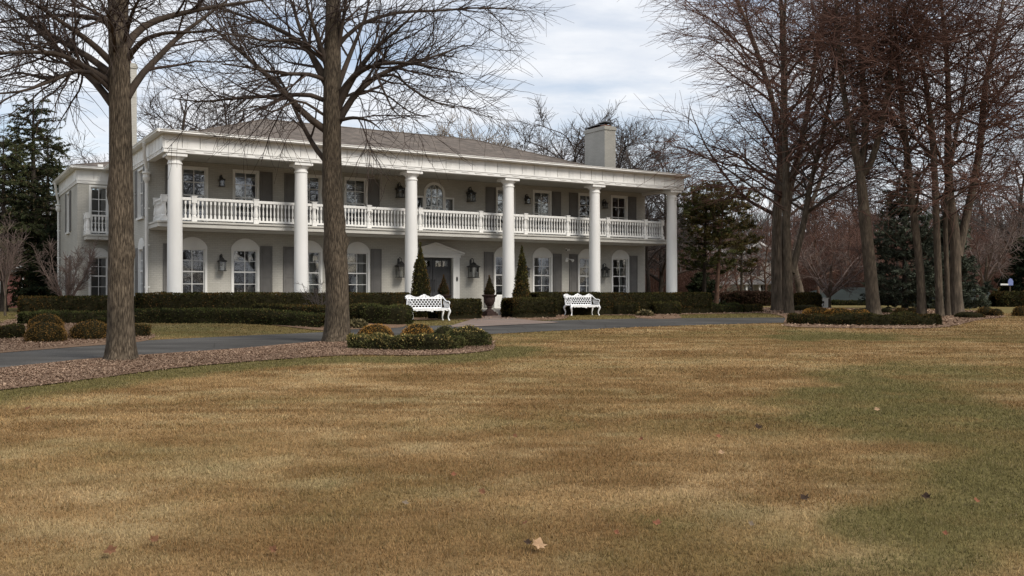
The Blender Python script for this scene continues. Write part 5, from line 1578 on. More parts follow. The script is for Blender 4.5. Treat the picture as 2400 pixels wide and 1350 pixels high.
def bare_tree(label, group, base, trunk, rad, limbs, mats, auto=10, autorange=(.35, .98), autolen=5.0, autoang=50, lv2=12, lv3=10, lv4=0, tw=.006, trop1=(0, 0, .05), l2=1.6, l3=.8, l4=.4, seed=0, name='bare_tree', extra_trunks=(), knots=(), droop2=-.02, sides=24, autor=.42, ang2=52, flare=.35, l2sd=14, limbK=12, flat=0.0):
    """trunk: world points; limbs: list of (points, r0, r1)"""
    global RNG
    old = RNG; RNG = np.random.default_rng(1000 + seed)
    b = np.array([base[0], base[1], gz(*base)])
    t = thing(name, label, 'tree', b, 0, group)
    tr = [np.array(p) - b for p in trunk]; tr[0][2] -= .08
    _, C, R = trunk_mesh('trunk', tr, rad, mats[0], t, sides=sides, knots=knots, seed=seed, flare=flare)
    stems = [(C, R)]
    for ex, er in extra_trunks:
        e = [np.array(p) - b for p in ex]
        _, c2, r2 = trunk_mesh('trunk', e, er, mats[0], t, sides=max(10, sides - 8), seed=seed + 1, flare=0.0); stems.append((c2, r2))
    K = limbK
    LP, LR = [], []
    for pts, r0, r1 in limbs:
        LP.append(resample([np.array(p) - b for p in pts], K)); LR.append(np.linspace(r0, r1, K))
    P1 = [np.array(LP)] if LP else []; R1 = [np.array(LR)] if LP else []
    if auto:
        for C_, R_ in stems:
            na = max(3, int(auto / len(stems)))
            tt = np.sort(RNG.uniform(autorange[0], autorange[1], na)); idx = (tt * (len(C_) - 1)).astype(int)
            S = C_[idx]; T = norm(C_[np.minimum(idx + 1, len(C_) - 1)] - C_[np.maximum(idx - 1, 0)])
            az = np.arange(na) * 2.4 + RNG.uniform(0, 6, 1) + RNG.normal(0, .4, na)
            q = np.stack([np.cos(az), np.sin(az), 0 * az], 1); a = np.radians(RNG.normal(autoang, 9, na))[:, None]
            D = T * np.cos(a) + q * np.sin(a)
            rel = (tt - autorange[0]) / (autorange[1] - autorange[0])
            Ln = autolen * (1 - .55 * rel) * RNG.uniform(.75, 1.2, na)
            p, r = grow(S, D, Ln, R_[idx] * autor, np.full(na, tw * 1.6), K - 1, .10, trop1, 0, flat * .5)
            P1.append(p); R1.append(r)
    P1 = np.concatenate(P1); R1 = np.concatenate(R1)
    n2 = lv2 * len(P1)
    S, D, Ln, r0 = spawn(P1, R1, n2, .18, 1.0, ang2, l2sd, l2, .45, .5, .35, tw * 1.2)
    P2, R2 = grow(S, D, Ln, r0, np.full(n2, tw), 8, .13, (0, 0, droop2), 0, flat)
    n3 = lv3 * n2
    S, D, Ln, r0 = spawn(P2, R2, n3, .15, 1.0, 42, 14, l3, .5, .6, .3, tw)
    P3, R3 = grow(S, D, Ln, np.minimum(r0, tw * 1.8), np.full(n3, tw * .65), 5, .11, (0, 0, .015), 0, flat)
    parts = [(P1, R1, 8), (P2, R2, 5), (P3, R3, 3)]
    if lv4:
        n4 = lv4 * n3
        S, D, Ln, r0 = spawn(P3, R3, n4, .2, 1.0, 38, 14, l4, .5, .8, .3, tw * .7)
        P4, R4 = grow(S, D, Ln, np.full(n4, tw * .7), np.full(n4, tw * .5), 3, .12, (0, 0, .02)); parts.append((P4, R4, 3))
    V, Fq = joined(parts)
    nb = len(P1) * (P1.shape[1] - 1) * 8
    mi = np.ones(len(Fq)); mi[:nb] = 0
    mesh_np('crown', V, [Fq], [mats[2] if len(mats) > 2 else mats[1], mats[1]], t, midx=mi, smooth=True)
    RNG = old
    return t


def pxl(pts, Y, dy=0.0, s=1):
    """limb seen along those directions, swinging dy metres nearer or farther toward its tip"""
    n = len(pts); return [at(p[0], p[1], Y + dy * (i / (n - 1)) ** 1.2) for i, p in enumerate(pts)]


BK = (M['bark'], M['twig'], M['limb'])
# --- first trunk
x, Y = spot(284, 846)
lim = []
for pts, r, dy in [
    ([(296, 112), (318, 78), (360, 50), (440, 28), (540, 10), (640, -4)], .085, 1.0),
    ([(296, 140), (335, 96), (385, 78), (440, 76), (500, 70)], .06, -1.2),
    ([(298, 228), (330, 178), (370, 135), (420, 85), (480, 40), (560, -20)], .085, 1.6),
    ([(264, 62), (236, 36), (190, 10), (150, -20)], .05, -.8),
    ([(262, 70), (235, 45), (150, 36), (60, 42), (-40, 60)], .06, 1.2),
    ([(264, 150), (220, 106), (160, 62), (100, 22), (40, -20)], .08, -1.4),
    ([(264, 176), (205, 132), (140, 95), (60, 40), (-40, -20)], .08, 1.0),
    ([(264, 196), (200, 158), (140, 128), (60, 122), (-60, 128)], .075, -1.5),
    ([(264, 246), (220, 190), (150, 128), (75, 60), (0, -5)], .085, .6),
    ([(264, 190), (220, 160), (170, 170), (110, 185), (40, 170), (-40, 200)], .06, 1.8),
    ([(262, 215), (200, 165), (120, 190), (50, 214), (-60, 222)], .05, -2.2),
    ([(270, 130), (262, 60), (225, -20)], .05, -2.5), ([(292, 100), (310, 30), (350, -40)], .05, -2.0), ([(280, 90), (282, 20), (286, -60)], .05, 2.5)]:
    lim.append((pxl(pts, Y, dy), r, .012))
bare_tree('thick ridged bare trunk nearest the camera at left, on mulch beside the driveway', None, (x, Y), [(x, Y, gz(x, Y)), at(283, 700, Y), at(284, 500, Y), at(282, 300, Y), at(279.5, 120, Y), at(277, 0, Y), at(276, -250, Y), at(284, -520, Y)],
          [.248, .243, .233, .208, .195, .18, .13, .05], lim, BK, auto=14, autorange=(.62, .98), autolen=4.0, lv2=11, lv3=10, tw=.0055, l2=1.7, l3=1.0, ang2=40, seed=1, name='shade_tree', knots=((2.27, 2.85, .42), (3.1, 2.6, .3), (1.8, 1.3, .12), (3.46, .15, .25), (4.6, 2.6, .15), (2.05, 2.4, .15)), sides=48, droop2=.02, flare=.42)
# --- second trunk
x, Y = spot(790, 803)
lim = []
for pts, r, dy in [
    ([(790, 290), (825, 232), (870, 188), (930, 158), (1010, 135), (1090, 105)], .10, 1.0),
    ([(788, 262), (815, 205), (850, 150), (890, 105), (940, 62), (1000, 5)], .10, -1.0),
    ([(786, 220), (806, 165), (828, 110), (850, 55), (872, -20)], .09, 1.5),
    ([(796, 282), (830, 276), (866, 284), (892, 303)], .055, -1.2),
    ([(792, 230), (825, 180), (880, 152), (950, 147), (1010, 158), (1085, 172)], .07, -2.0),
    ([(850, 192), (920, 175), (960, 205), (1010, 235), (1066, 252)], .045, -1.5),
    ([(880, 170), (905, 225), (925, 262), (952, 278)], .035, -1.0),
    ([(762, 304), (715, 268), (650, 200), (580, 135), (505, 70), (440, 0)], .10, -1.0),
    ([(764, 378), (738, 345), (705, 285), (672, 215), (640, 160), (600, 110)], .075, 1.5),
    ([(764, 190), (728, 175), (660, 172), (580, 158), (520, 150)], .065, -1.6),
    ([(760, 235), (720, 222), (630, 226), (540, 232), (470, 238), (395, 229)], .065, -.6),
    ([(768, 190), (722, 118), (665, 75), (600, 48), (520, 22), (430, 2)], .085, 1.2),
    ([(772, 210), (735, 140), (706, 75), (688, 20), (670, -40)], .10, .8),
    ([(775, 180), (745, 90), (722, 20), (712, -50)], .095, -.9),
    ([(785, 150), (800, 70), (812, 0), (826, -60)], .08, -.6),
    ([(782, 120), (840, 60), (930, 30), (1030, 25), (1130, 18), (1230, 25)], .06, 1.8),
    ([(760, 270), (700, 236), (640, 262), (600, 248), (560, 262)], .04, -2.4),
    ([(768, 150), (700, 100), (620, 95), (540, 80), (470, 92)], .05, -2.6),
    ([(785, 240), (840, 215), (900, 220), (960, 262), (1010, 275)], .04, 2.4)]:
    lim.append((pxl(pts, Y, dy), r, .012))
bare_tree('big bare spreading tree with knobbly trunk in the mulch before the house middle', None, (x, Y), [(x, Y, gz(x, Y)), at(790, 690, Y), at(785, 540, Y), at(778, 400, Y), at(778, 250, Y), at(780, 100, Y), at(780, 0, Y), at(782, -250, Y), at(790, -500, Y)],
          [.30, .29, .262, .232, .22, .175, .14, .09, .04], lim, BK, auto=10, autorange=(.62, .98), autolen=4.5, lv2=11, lv3=10, tw=.0062, l2=2.0, l3=1.2, ang2=40, seed=2, name='shade_tree', knots=((2.68, 3.0, .42), (2.55, .3, .22), (2.15, .2, .14), (3.2, 2.9, .14), (2.3, 1.5, .10), (3.9, .2, .1)), sides=48, droop2=.025, flare=.42)

# --- the group of bare trees on the right
FR = (M['bark_far'], M['twig_red'], M['limb'])
PR = (M['bark_pale'], M['twig_red'], M['bark_red'])


def right_tree(label, px, py, pts, rad, mats, sd, Y=None, extra=(), **kw):
    x, y = spot(px, py)
    b = [(x, y, gz(x, y))] + [at(q[0], q[1], y) for q in pts]
    ex = [([at(q[0], q[1], y + o) for q, o in zip(e, np.linspace(0, dy, len(e)))], r) for e, r, dy in extra]
    k = dict(auto=30, autorange=(.30, .99), autolen=5.8, autoang=52, lv2=10, lv3=7, tw=.0105, l2=2.9, l3=1.7, ang2=44, flat=.10, droop2=-.03, trop1=(0, 0, .02), sides=20)
    k.update(kw)
    return bare_tree(label, 'bare trees in the right-hand bed', (x, y), b, rad, [], mats, seed=sd, extra_trunks=ex, name='bare_tree', **k)


right_tree('massive pale double trunk of an old bare tree at the left of the right-hand group', 1822, 729, [(1820, 640), (1822, 500), (1832, 350), (1838, 180), (1830, 0), (1815, -150)], [.30, .27, .24, .20, .16, .11, .06], PR, 11,
           extra=[([(1838, 726), (1838, 600), (1850, 450), (1880, 330), (1905, 180), (1935, 0), (1960, -120)], [.28, .25, .21, .17, .13, .09, .05], 2.0), ([(1826, 300), (1800, 200), (1760, 80), (1720, -20), (1690, -110)], [.15, .13, .11, .08, .04], -1.5)], autolen=7.0, auto=60, autorange=(.24, .96))
right_tree('slender dark trunk in front of the massive double trunk', 1850, 736, [(1848, 640), (1842, 500), (1842, 380), (1835, 200), (1838, 60), (1845, -60)], [.20, .185, .165, .14, .11, .07, .04], FR, 12, extra=[([(1856, 640), (1880, 540), (1900, 430), (1925, 330), (1950, 200), (1965, 80)], [.15, .14, .12, .1, .07, .03], 1.5)], auto=40, autolen=6.0, autorange=(.22, .98))
right_tree('twisted bare trunk just right of the massive double trunk', 1882, 717, [(1875, 680), (1862, 620), (1870, 560), (1900, 480), (1930, 400), (1950, 300)], [.29, .25, .22, .20, .15, .11, .05], PR, 13, autolen=5, auto=20, autorange=(.5, .98), tw=.01)
right_tree('tall bare tree in the middle of the right-hand bed, forking high up', 2048, 741, [(2040, 640), (2028, 520), (2016, 410), (2000, 330), (1975, 200), (1962, 60), (1958, -80)], [.29, .27, .25, .19, .14, .11, .07, .04], FR, 14, extra=[([(2018, 400), (2028, 310), (2022, 180), (2010, 40), (2004, -100)], [.17, .15, .12, .09, .05], 1.0), ([(2020, 410), (2045, 370), (2075, 250), (2090, 120), (2080, -40)], [.16, .14, .11, .08, .04], -1.0)], auto=42, autolen=5.0, autorange=(.36, .98))
right_tree('leaning bare trunk with brown globe shrubs at its foot', 2161, 741, [(2158, 660), (2150, 570), (2138, 480), (2128, 380), (2112, 230), (2100, 80), (2090, -60)], [.19, .18, .165, .145, .125, .10, .07, .04], FR, 15, auto=28, autolen=4.6)
right_tree('straight bare trunk, left one of the close pair right of the leaning trunk', 2204, 742, [(2199, 640), (2194, 500), (2190, 400), (2178, 250), (2150, 80), (2140, -60)], [.17, .155, .145, .13, .10, .07, .04], FR, 16, auto=26, autolen=5.0)
right_tree('thin bare trunk squeezed between the straight trunk and the pale furrowed trunk', 2222, 741, [(2219, 640), (2216, 520), (2222, 430), (2238, 330), (2262, 200), (2275, 60)], [.12, .11, .10, .09, .07, .05, .03], FR, 17, auto=20, autolen=4.2)
right_tree('pale furrowed trunk that forks into a leaning limb, rightmost of the group', 2244, 740, [(2240, 660), (2238, 560), (2228, 480), (2222, 380), (2222, 200), (2210, 40), (2190, -80)], [.27, .24, .225, .17, .14, .11, .08, .04], PR, 18, extra=[([(2246, 600), (2262, 520), (2282, 430), (2298, 330), (2310, 200), (2340, 60), (2360, -60)], [.19, .175, .16, .14, .11, .08, .04], 1.0)], auto=40, autolen=5.5, autorange=(.38, .98))

# ornamental trees
def small_tree(label, px, py, topy, mats, sd, stems=1, spread=.5, name='ornamental_tree', r=.09, fork=.28, **kw):
    x, y = spot(px, py); h = EYE + (HY - topy) / F * y - gz(x, y); b = np.array([x, y, gz(x, y)])
    rg = np.random.default_rng(sd)
    tr = [b, b + (0.0, 0, h * fork * .5), b + (.02 * h, 0, h * fork), b + (.03 * h, 0, h * .55)]
    lim = []
    n = 9
    for k in range(n):
        a = k * 2.4 + sd; q = np.array([cos(a), sin(a), 0]) * h * spread * rg.uniform(.6, 1.05)
        s = b + (.0, 0, h * (fork * rg.uniform(.55, 1.0)))
        lim.append(([s, s + q * .35 + (0, 0, h * .18), s + q * .75 + (0, 0, h * .40), s + q + (0, 0, h * rg.uniform(.5, .68))], r * .5, .008))
    k = dict(auto=0, lv2=12, lv3=9, tw=.007, l2=h * .24, l3=h * .12, seed=sd, droop2=.02, sides=12, flare=.2)
    k.update(kw)
    return bare_tree(label, None, (x, y), tr, [r, r * .9, r * .7, r * .3], lim, mats, name=name, **k)


small_tree('small vase-shaped bare ornamental tree before the left wing of the house', 156, 741, 545, (M['bark_far'], M['twig_pink'], M['twig_pink']), 31, spread=.40, r=.075, fork=.16, tw=.0065, l2=.6, l3=.34, ang2=30, droop2=.07, lv2=15, lv3=11)
small_tree('thin young upright tree at the far left edge', 12, 741, 540, (M['bark_far'], M['twig_pink'], M['twig_pink']), 32, spread=.16, r=.05, fork=.4, tw=.006, lv2=9, ang2=30, droop2=.07)
small_tree('slender bare sapling behind the low hedge at the right corner of the house', 1481, 722, 588, (M['bark_pale'], M['twig_pink'], M['twig_pink']), 33, spread=.22, r=.03, fork=.3, tw=.005, lv2=7, lv3=6)
small_tree('twiggy bare bush half behind the second trunk before the hedge', 752, 752, 628, (M['bark_far'], M['twig_grey'], M['twig_grey']), 34, spread=.34, r=.03, fork=.1, tw=.005, lv2=6, lv3=5)
small_tree('pinkish round-headed bare tree by the white utility box', 1942, 722, 540, (M['bark_far'], M['twig_pink'], M['twig_pink']), 35, spread=.62, r=.16, fork=.24, tw=.012)
small_tree('pinkish bare tree in front of the dark roof, right of the pale furrowed trunk', 2306, 719, 500, (M['bark_far'], M['twig_pink'], M['twig_pink']), 36, spread=.5, r=.17, fork=.3, tw=.012)
small_tree('short dark bare tree between the middle trunk and the blue spruce', 2098, 716, 520, (M['bark_black'], M['twig_red'], M['bark_black']), 37, spread=.6, r=.22, fork=.22, tw=.013)

# --- background bare trees: four models, copied with their own size and turn
def model(label, x, y, h, mats, sd, spread=.34, group=None, name='bare_tree', fork=.22, tw=.014, lv2=9, lv3=8, wig=.05, nl=14, **kw):
    rg = np.random.default_rng(sd); b = np.array([x, y, gz(x, y)])
    tr = [b]; p = b.copy()
    for k in range(5):
        p = p + (rg.normal(0, wig) * h * .4, rg.normal(0, wig) * h * .4, h * .19); tr.append(p.copy())
    lim = []
    for k in range(nl):
        f = fork + (.9 - fork) * k / nl; i = min(4, int(f / .19)); s = np.array(tr[i]) + (np.array(tr[i + 1]) - tr[i]) * ((f - i * .19) / .19 if f / .19 < 5 else 1)
        a = k * 2.4 + sd; q = np.array([cos(a), sin(a), 0]) * h * spread * (1.1 - .7 * f) * rg.uniform(.7, 1.1); up = h * .2 * rg.uniform(.6, 1.3)
        j = lambda m: np.array([rg.normal(0, m), rg.normal(0, m), rg.normal(0, m * .5)]) * h
        lim.append(([s, s + q * .3 + (0, 0, up * .5) + j(.012), s + q * .65 + (0, 0, up * .75) + j(.02), s + q + (0, 0, up) + j(.02)], h * .010 * (1.2 - f), .015))
    r = h * .017
    return bare_tree(label, group, (x, y), tr, [r, r * .85, r * .7, r * .5, r * .3, r * .12], lim, mats, auto=0, lv2=lv2, lv3=lv3, tw=tw, l2=h * .15, l3=h * .075, seed=sd, droop2=.015, sides=12, flare=.25, name=name, **kw)


def place(x_px, Y): return ((x_px - CX) / F * Y, Y)


def copy_to(src, px, Y, label, group, sc, rot):
    x, y = place(px, Y); return dup(src, (x, y, gz(x, y)), rot, label, group, sc)


BH = 'bare trees behind the house'
m_a = model('tall dark bare tree behind the roof, seen between the two front trunks', *place(545, 64), 15.5, (M['bark_black'], M['twig_grey'], M['twig']), 51, .36, BH, tw=.014, lv2=11, lv3=11)
m_b = model('twisting dark bare tree behind the roof just right of the chimney', *place(1462, 66), 12.5, (M['bark_black'], M['twig_grey'], M['twig']), 52, .46, BH, fork=.12, wig=.10, tw=.013, lv2=12, lv3=12, nl=20)
m_c = model('buff-twigged budding tree rising behind the middle of the roof', *place(1075, 68), 12.8, (M['bark_pale'], M['twig_buff'], M['bark_pale']), 53, .36, BH, wig=.08, tw=.016, fork=.3, lv2=11, lv3=11)
m_d = model('reddish bare tree behind the layered pine near the last column', *place(1612, 94), 11.0, (M['bark_red'], M['twig_red'], M['bark_red']), 54, .40, 'bare trees in the far thicket', tw=.016)
for src, px, Y, sc, rot, lab, g in [
    (m_a, 440, 62, .95, 2.0, 'bare tree with steep limbs behind the left end of the roof', BH),
    (m_a, 345, 70, .85, 3.4, 'bare tree showing between the left chimney and the porch roof corner', BH),
    (m_a, 640, 72, .92, 1.1, 'bare tree behind the roof ridge, just left of the second trunk', BH),
    (m_a, 195, 75, .80, 4.2, 'bare tree above the wing roof, left of the first trunk', BH),
    (m_c, 965, 70, .96, 1.7, 'buff budding tree behind the roof, left one of the pale pair', BH),
    (m_c, 1150, 74, 1.0, 3.9, 'buff budding tree behind the roof with a crooked grey limb', BH),
    (m_b, 1255, 68, .92, 1.2, 'wiry dark tree behind the right slope of the roof', BH),
    (m_b, 1345, 66, 1.04, 2.7, 'wiry dark tree directly left of the right chimney', BH),
    (m_b, 1290, 80, 1.05, 3.3, 'wiry dark tree farther back behind the right slope of the roof', BH),
    (m_b, 1500, 78, 1.08, .6, 'wiry dark tree farther back, right of the right chimney', BH),
    (m_b, 1545, 70, .90, 4.4, 'wiry dark tree past the right end of the roof', BH),
    (m_b, 1400, 76, 1.12, 5.2, 'tall wiry tree whose top shows above the right chimney', BH),
    (m_a, 1520, 58, .55, .5, 'leaning dark bare stem seen through the end bay of the porch', BH)]:
    copy_to(src, px, Y, lab, g, sc, rot)
THK = 'bare trees in the far thicket'
for k, (src, px, Y, sc, rot) in enumerate([(m_d, 1560, 95, .72, 1.0), (m_d, 1610, 104, .8, 2.2), (m_d, 1700, 110, .85, 4.0), (m_d, 1728, 96, .62, 2.2), (m_d, 1792, 92, .7, 3.1), (m_a, 1762, 99, .5, 1.2), (m_d, 1830, 100, .9, 5.0), (m_d, 1920, 92, .85, .4), (m_d, 1985, 106, 1.0, 3.0), (m_d, 2070, 96, .9, 1.6),
                                           (m_d, 2150, 112, 1.1, 2.6), (m_d, 2220, 100, .95, 4.6), (m_d, 2290, 94, .9, .9), (m_d, 2360, 108, 1.1, 3.7), (m_d, 2440, 98, 1.05, 5.6), (m_a, 2385, 84, 1.05, 2.9), (m_a, 2300, 120, 1.15, 1.3), (m_a, 1890, 122, 1.1, 2.1), (m_a, 1660, 126, .95, .2), (m_d, 1510, 112, .72, 2.9), (m_a, 2010, 128, 1.1, .7), (m_d, 2500, 88, 1.0, 2.0)]):
    copy_to(src, px, Y, 'bare leafless tree in the reddish thicket beyond the right-hand lawn', THK, sc, rot)
for k, (px, Y, sc, rot) in enumerate([(-60, 66, .8, .3), (60, 88, .85, 2.3), (-150, 80, .9, 4.0), (270, 92, .9, 5.0)]):
    copy_to(m_a, px, Y, 'bare tree behind the conifers at far left', 'bare trees far left', sc, rot)

# trees out on the side lawn, mirrored in the window glass
for k, (x, y, sc, rot) in enumerate([(27, 17, 1.0, .2), (33, 6, 1.1, 1.5), (41, 20, 1.15, 2.4), (30, -10, 1.1, 3.3), (48, 2, 1.25, 4.4), (22, -2, .9, 5.1), (56, 22, 1.2, 1.0), (17, -16, 1.0, 2.0), (36, -4, 1.2, 2.9), (62, 8, 1.3, .7), (70, 30, 1.2, 3.6), (52, -14, 1.3, 1.9), (24, 9, .8, 4.9), (44, 11, 1.1, 5.9)]):
    dup(m_a, (x, y, gz(x, y)), rot, 'bare lawn tree beside the camera, reflected in the window panes', 'bare trees on the side lawn', sc)


# --- conifers
def conifer(label, base, h, pal, sd, kind='spruce', spread=.22, bare=.05, mats=None, nb=90, name='conifer', leaf=.34, group=None, lean=0.0, dens=1.0):
    global RNG
    old = RNG; RNG = np.random.default_rng(3000 + sd)
    x, y = base; t = thing(name, label, 'tree', (x, y, gz(x, y)), 0, group)
    r = h * .018
    tr = [np.array([0, 0, -.05]), np.array([lean * h * .3, 0, h * .35]), np.array([lean * h * .7, 0, h * .7]), np.array([lean * h, 0, h * .97])]
    _, C, R = trunk_mesh('trunk', tr, [r, r * .8, r * .5, r * .12], (mats or M['bark_black']), t, sides=12, K=24, seed=sd)
    tt = RNG.uniform(bare, .98, nb); tt = np.sort(tt); idx = (tt * 23).astype(int)
    S = C[idx]; az = np.arange(nb) * 2.4 + RNG.normal(0, .3, nb)
    rel = (tt - bare) / (1 - bare)
    if kind == 'pine':
        Ln = h * spread * np.sqrt(np.clip(1 - (rel * 1.6 - .6) ** 2, .08, 1)) * RNG.uniform(.6, 1.2, nb); el = RNG.normal(.22, .18, nb); trop = (0, 0, .03)
    else:
        Ln = h * spread * (1 - rel) ** .8 * RNG.uniform(.65, 1.25, nb) + .2; el = np.interp(rel, [0, 1], [-.12, .5]) + RNG.normal(0, .1, nb); trop = (0, 0, .03 if kind == 'spruce' else -.05)
    D = np.stack([np.cos(az) * np.cos(el), np.sin(az) * np.cos(el), np.sin(el)], 1)
    P1, R1 = grow(S, D, Ln, np.maximum(R[idx] * .3, .02), np.full(nb, .01), 8, .06, trop)
    n2 = nb * 7
    S2, D2, L2, r2 = spawn(P1, R1, n2, .25, 1.0, 55, 12, h * spread * .42, .4, .5, .55, .008, .85)
    P2, R2 = grow(S2, D2, L2, r2, np.full(n2, .006), 5, .1, (0, 0, -.03 if kind != 'pine' else .05), 0, .25 if kind == 'pine' else .1)
    V, Fq = joined([(P1, R1, 6), (P2, R2, 4)])
    mesh_np('branches', V, [Fq], (mats or M['bark_black']), t, smooth=True)
    m = int(n2 * 26 * dens); i = RNG.integers(0, n2, m); f = RNG.uniform(.1, 1, m) * 5; k = np.minimum(f.astype(int), 4); w = (f - k)[:, None]
    Q = P2[i, k] * (1 - w) + P2[i, k + 1] * w; T = norm(P2[i, k + 1] - P2[i, k])
    if kind == 'pine':
        keep = RNG.random(m) < np.clip((f / 5) ** 1.5 * 1.3, 0, 1); Q, T = Q[keep], T[keep]; m = len(Q)
    Q = Q + RNG.normal(0, leaf * .16, (m, 3))
    d_, l_, b_, sh = (np.array(c) for c in pal)
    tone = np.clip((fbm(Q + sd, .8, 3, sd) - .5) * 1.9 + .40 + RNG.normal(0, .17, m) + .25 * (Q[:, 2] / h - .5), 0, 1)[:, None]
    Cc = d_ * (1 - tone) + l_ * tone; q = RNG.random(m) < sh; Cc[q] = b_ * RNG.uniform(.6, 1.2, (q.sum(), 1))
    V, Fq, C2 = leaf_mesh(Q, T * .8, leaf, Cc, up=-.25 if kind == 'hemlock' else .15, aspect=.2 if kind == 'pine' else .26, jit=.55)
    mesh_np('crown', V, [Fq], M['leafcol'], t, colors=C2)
    RNG = old
    return t


SPR = ((.010, .015, .009), (.046, .058, .030), (.08, .06, .03), .08)
HEM = ((.016, .021, .011), (.085, .096, .044), (.10, .075, .04), .12)
BLU = ((.022, .028, .020), (.105, .12, .088), (.06, .06, .045), .05)
PIN = ((.032, .040, .017), (.145, .15, .058), (.12, .09, .03), .1)
OLV = ((.035, .034, .014), (.14, .12, .048), (.15, .095, .036), .15)
hem = conifer('tall feathery dark hemlock left of the wing, its trunk showing through gaps', place(78, 52), 12.4, HEM, 1, 'hemlock', .25, .20, nb=120, leaf=.19, dens=2.2)
conifer('second dark hemlock, just left of the wing roof corner', place(112, 56), 10.8, HEM, 2, 'hemlock', .23, .04, nb=100, leaf=.19, dens=2.2)
conifer('dark conifer cut off by the left edge of the photo', place(8, 50), 9.6, HEM, 3, 'hemlock', .29, .26, nb=100, leaf=.19, dens=2.2)
conifer('dark conifer low behind the bare ornamental tree', place(40, 74), 8.0, SPR, 4, 'spruce', .28, .02, nb=80, leaf=.30)
conifer('dark broad conifer filling the gap beside the wing wall', place(128, 50), 4.6, SPR, 12, 'spruce', .30, .02, nb=80, leaf=.26)
conifer('green broad pine with layered crown beside the last column', place(1650, 64), 8.3, PIN, 5, 'pine', .34, .30, M['bark_black'], nb=54, leaf=.26, lean=.02, dens=3.6)
conifer('olive pine on a reddish trunk right of the layered pine', (spot(1678, 721)[0], spot(1678, 721)[1]), 8.6, OLV, 6, 'pine', .32, .48, M['bark_red'], nb=50, leaf=.25, lean=.07, dens=3.2)
conifer('thin yellowish pine in front of the beige neighbour house', place(1738, 76), 7.4, OLV, 7, 'pine', .20, .40, M['bark_far'], nb=36, leaf=.34, dens=.7)
conifer('blue-green spruce behind the leaning trunk', place(2120, 58), 8.6, BLU, 8, 'spruce', .30, .03, nb=110, leaf=.30)
conifer('second blue-green spruce at the foot of the pale furrowed trunk', place(2225, 60), 6.2, BLU, 9, 'spruce', .36, .02, nb=90, leaf=.30)
conifer('dark evergreen at the right edge beyond the pinkish tree', place(2408, 74), 5.6, SPR, 10, 'spruce', .42, .02, nb=80, leaf=.36)
conifer('small dark evergreen bush-tree under the layered pine', place(1648, 72), 2.6, SPR, 11, 'spruce', .5, .02, nb=50, leaf=.3)
globe('dark rounded evergreen beside the blue sign at far right', 'shrub', place(2388, 80), 2.2, 1.8, YEW, 110, .2, lump=.25, seed=90)


# --- far-off wood closing the view
def far_wood():
    global RNG
    n = 14000
    a = np.where(RNG.random(n) < .62, RNG.uniform(-.62, .75, n), RNG.uniform(.75, 2 * pi - .62, n)); d = RNG.uniform(130, 190, n); X = d * np.sin(a); Yy = d * np.cos(a)
    S = np.stack([X, Yy, ground_z(X, Yy)], 1); hh = RNG.uniform(5, 15, n) * (.7 + .5 * fbm(np.stack([X, Yy], 1), .03, 2, 4))
    D = np.stack([RNG.normal(0, .12, n), RNG.normal(0, .12, n), np.ones(n)], 1)
    P1, R1 = grow(S, D, hh, np.full(n, .10), np.full(n, .02), 6, .08)
    n2 = n * 9
    S, D, Ln, r = spawn(P1, R1, n2, .15, 1, 38, 14, 3.2, .5, .5, .3, .022)
    P2, R2 = grow(S, D, Ln, np.full(n2, .035), np.full(n2, .016), 3, .15, (0, 0, .05))
    V, Fq = joined([(P1, R1, 4), (P2, R2, 3)])
    tag(mesh_np('distant_woods', V, [Fq], M['twig_grey'], smooth=True), 'hazy far-off leafless woods along the horizon', 'woods', kind='stuff')


far_wood()

# brushy undergrowth behind house and lawn
def brush(px0, px1, Y0, Y1, n, h, mat, label):
    a = RNG.uniform(px0, px1, n); Yy = RNG.uniform(Y0, Y1, n); X = (a - CX) / F * Yy
    S = np.stack([X, Yy, ground_z(X, Yy)], 1); D = np.stack([RNG.normal(0, .35, n), RNG.normal(0, .35, n), np.ones(n)], 1)
    P1, R1 = grow(S, D, h * RNG.uniform(.5, 1.2, n), np.full(n, .03), np.full(n, .012), 5, .12)
    n2 = n * 8; S, D, Ln, r = spawn(P1, R1, n2, .2, 1, 40, 14, h * .35, .5, .5, .3, .013); P2, R2 = grow(S, D, Ln, np.full(n2, .013), np.full(n2, .008), 3, .15, (0, 0, .04))
    V, Fq = joined([(P1, R1, 4), (P2, R2, 3)])
    tag(mesh_np('undergrowth', V, [Fq], mat, smooth=True), label, 'undergrowth', kind='stuff')


brush(1480, 1680, 80, 100, 800, 5.0, M['twig_red'], 'dense reddish bare brush between the pines and the beige house')
brush(1840, 2480, 106, 124, 2400, 8.5, M['twig_red'], 'dense reddish bare brush behind the long dark roof')
brush(-150, 160, 66, 80, 700, 3.5, M['twig_grey'], 'dim bare brush behind the left conifers')

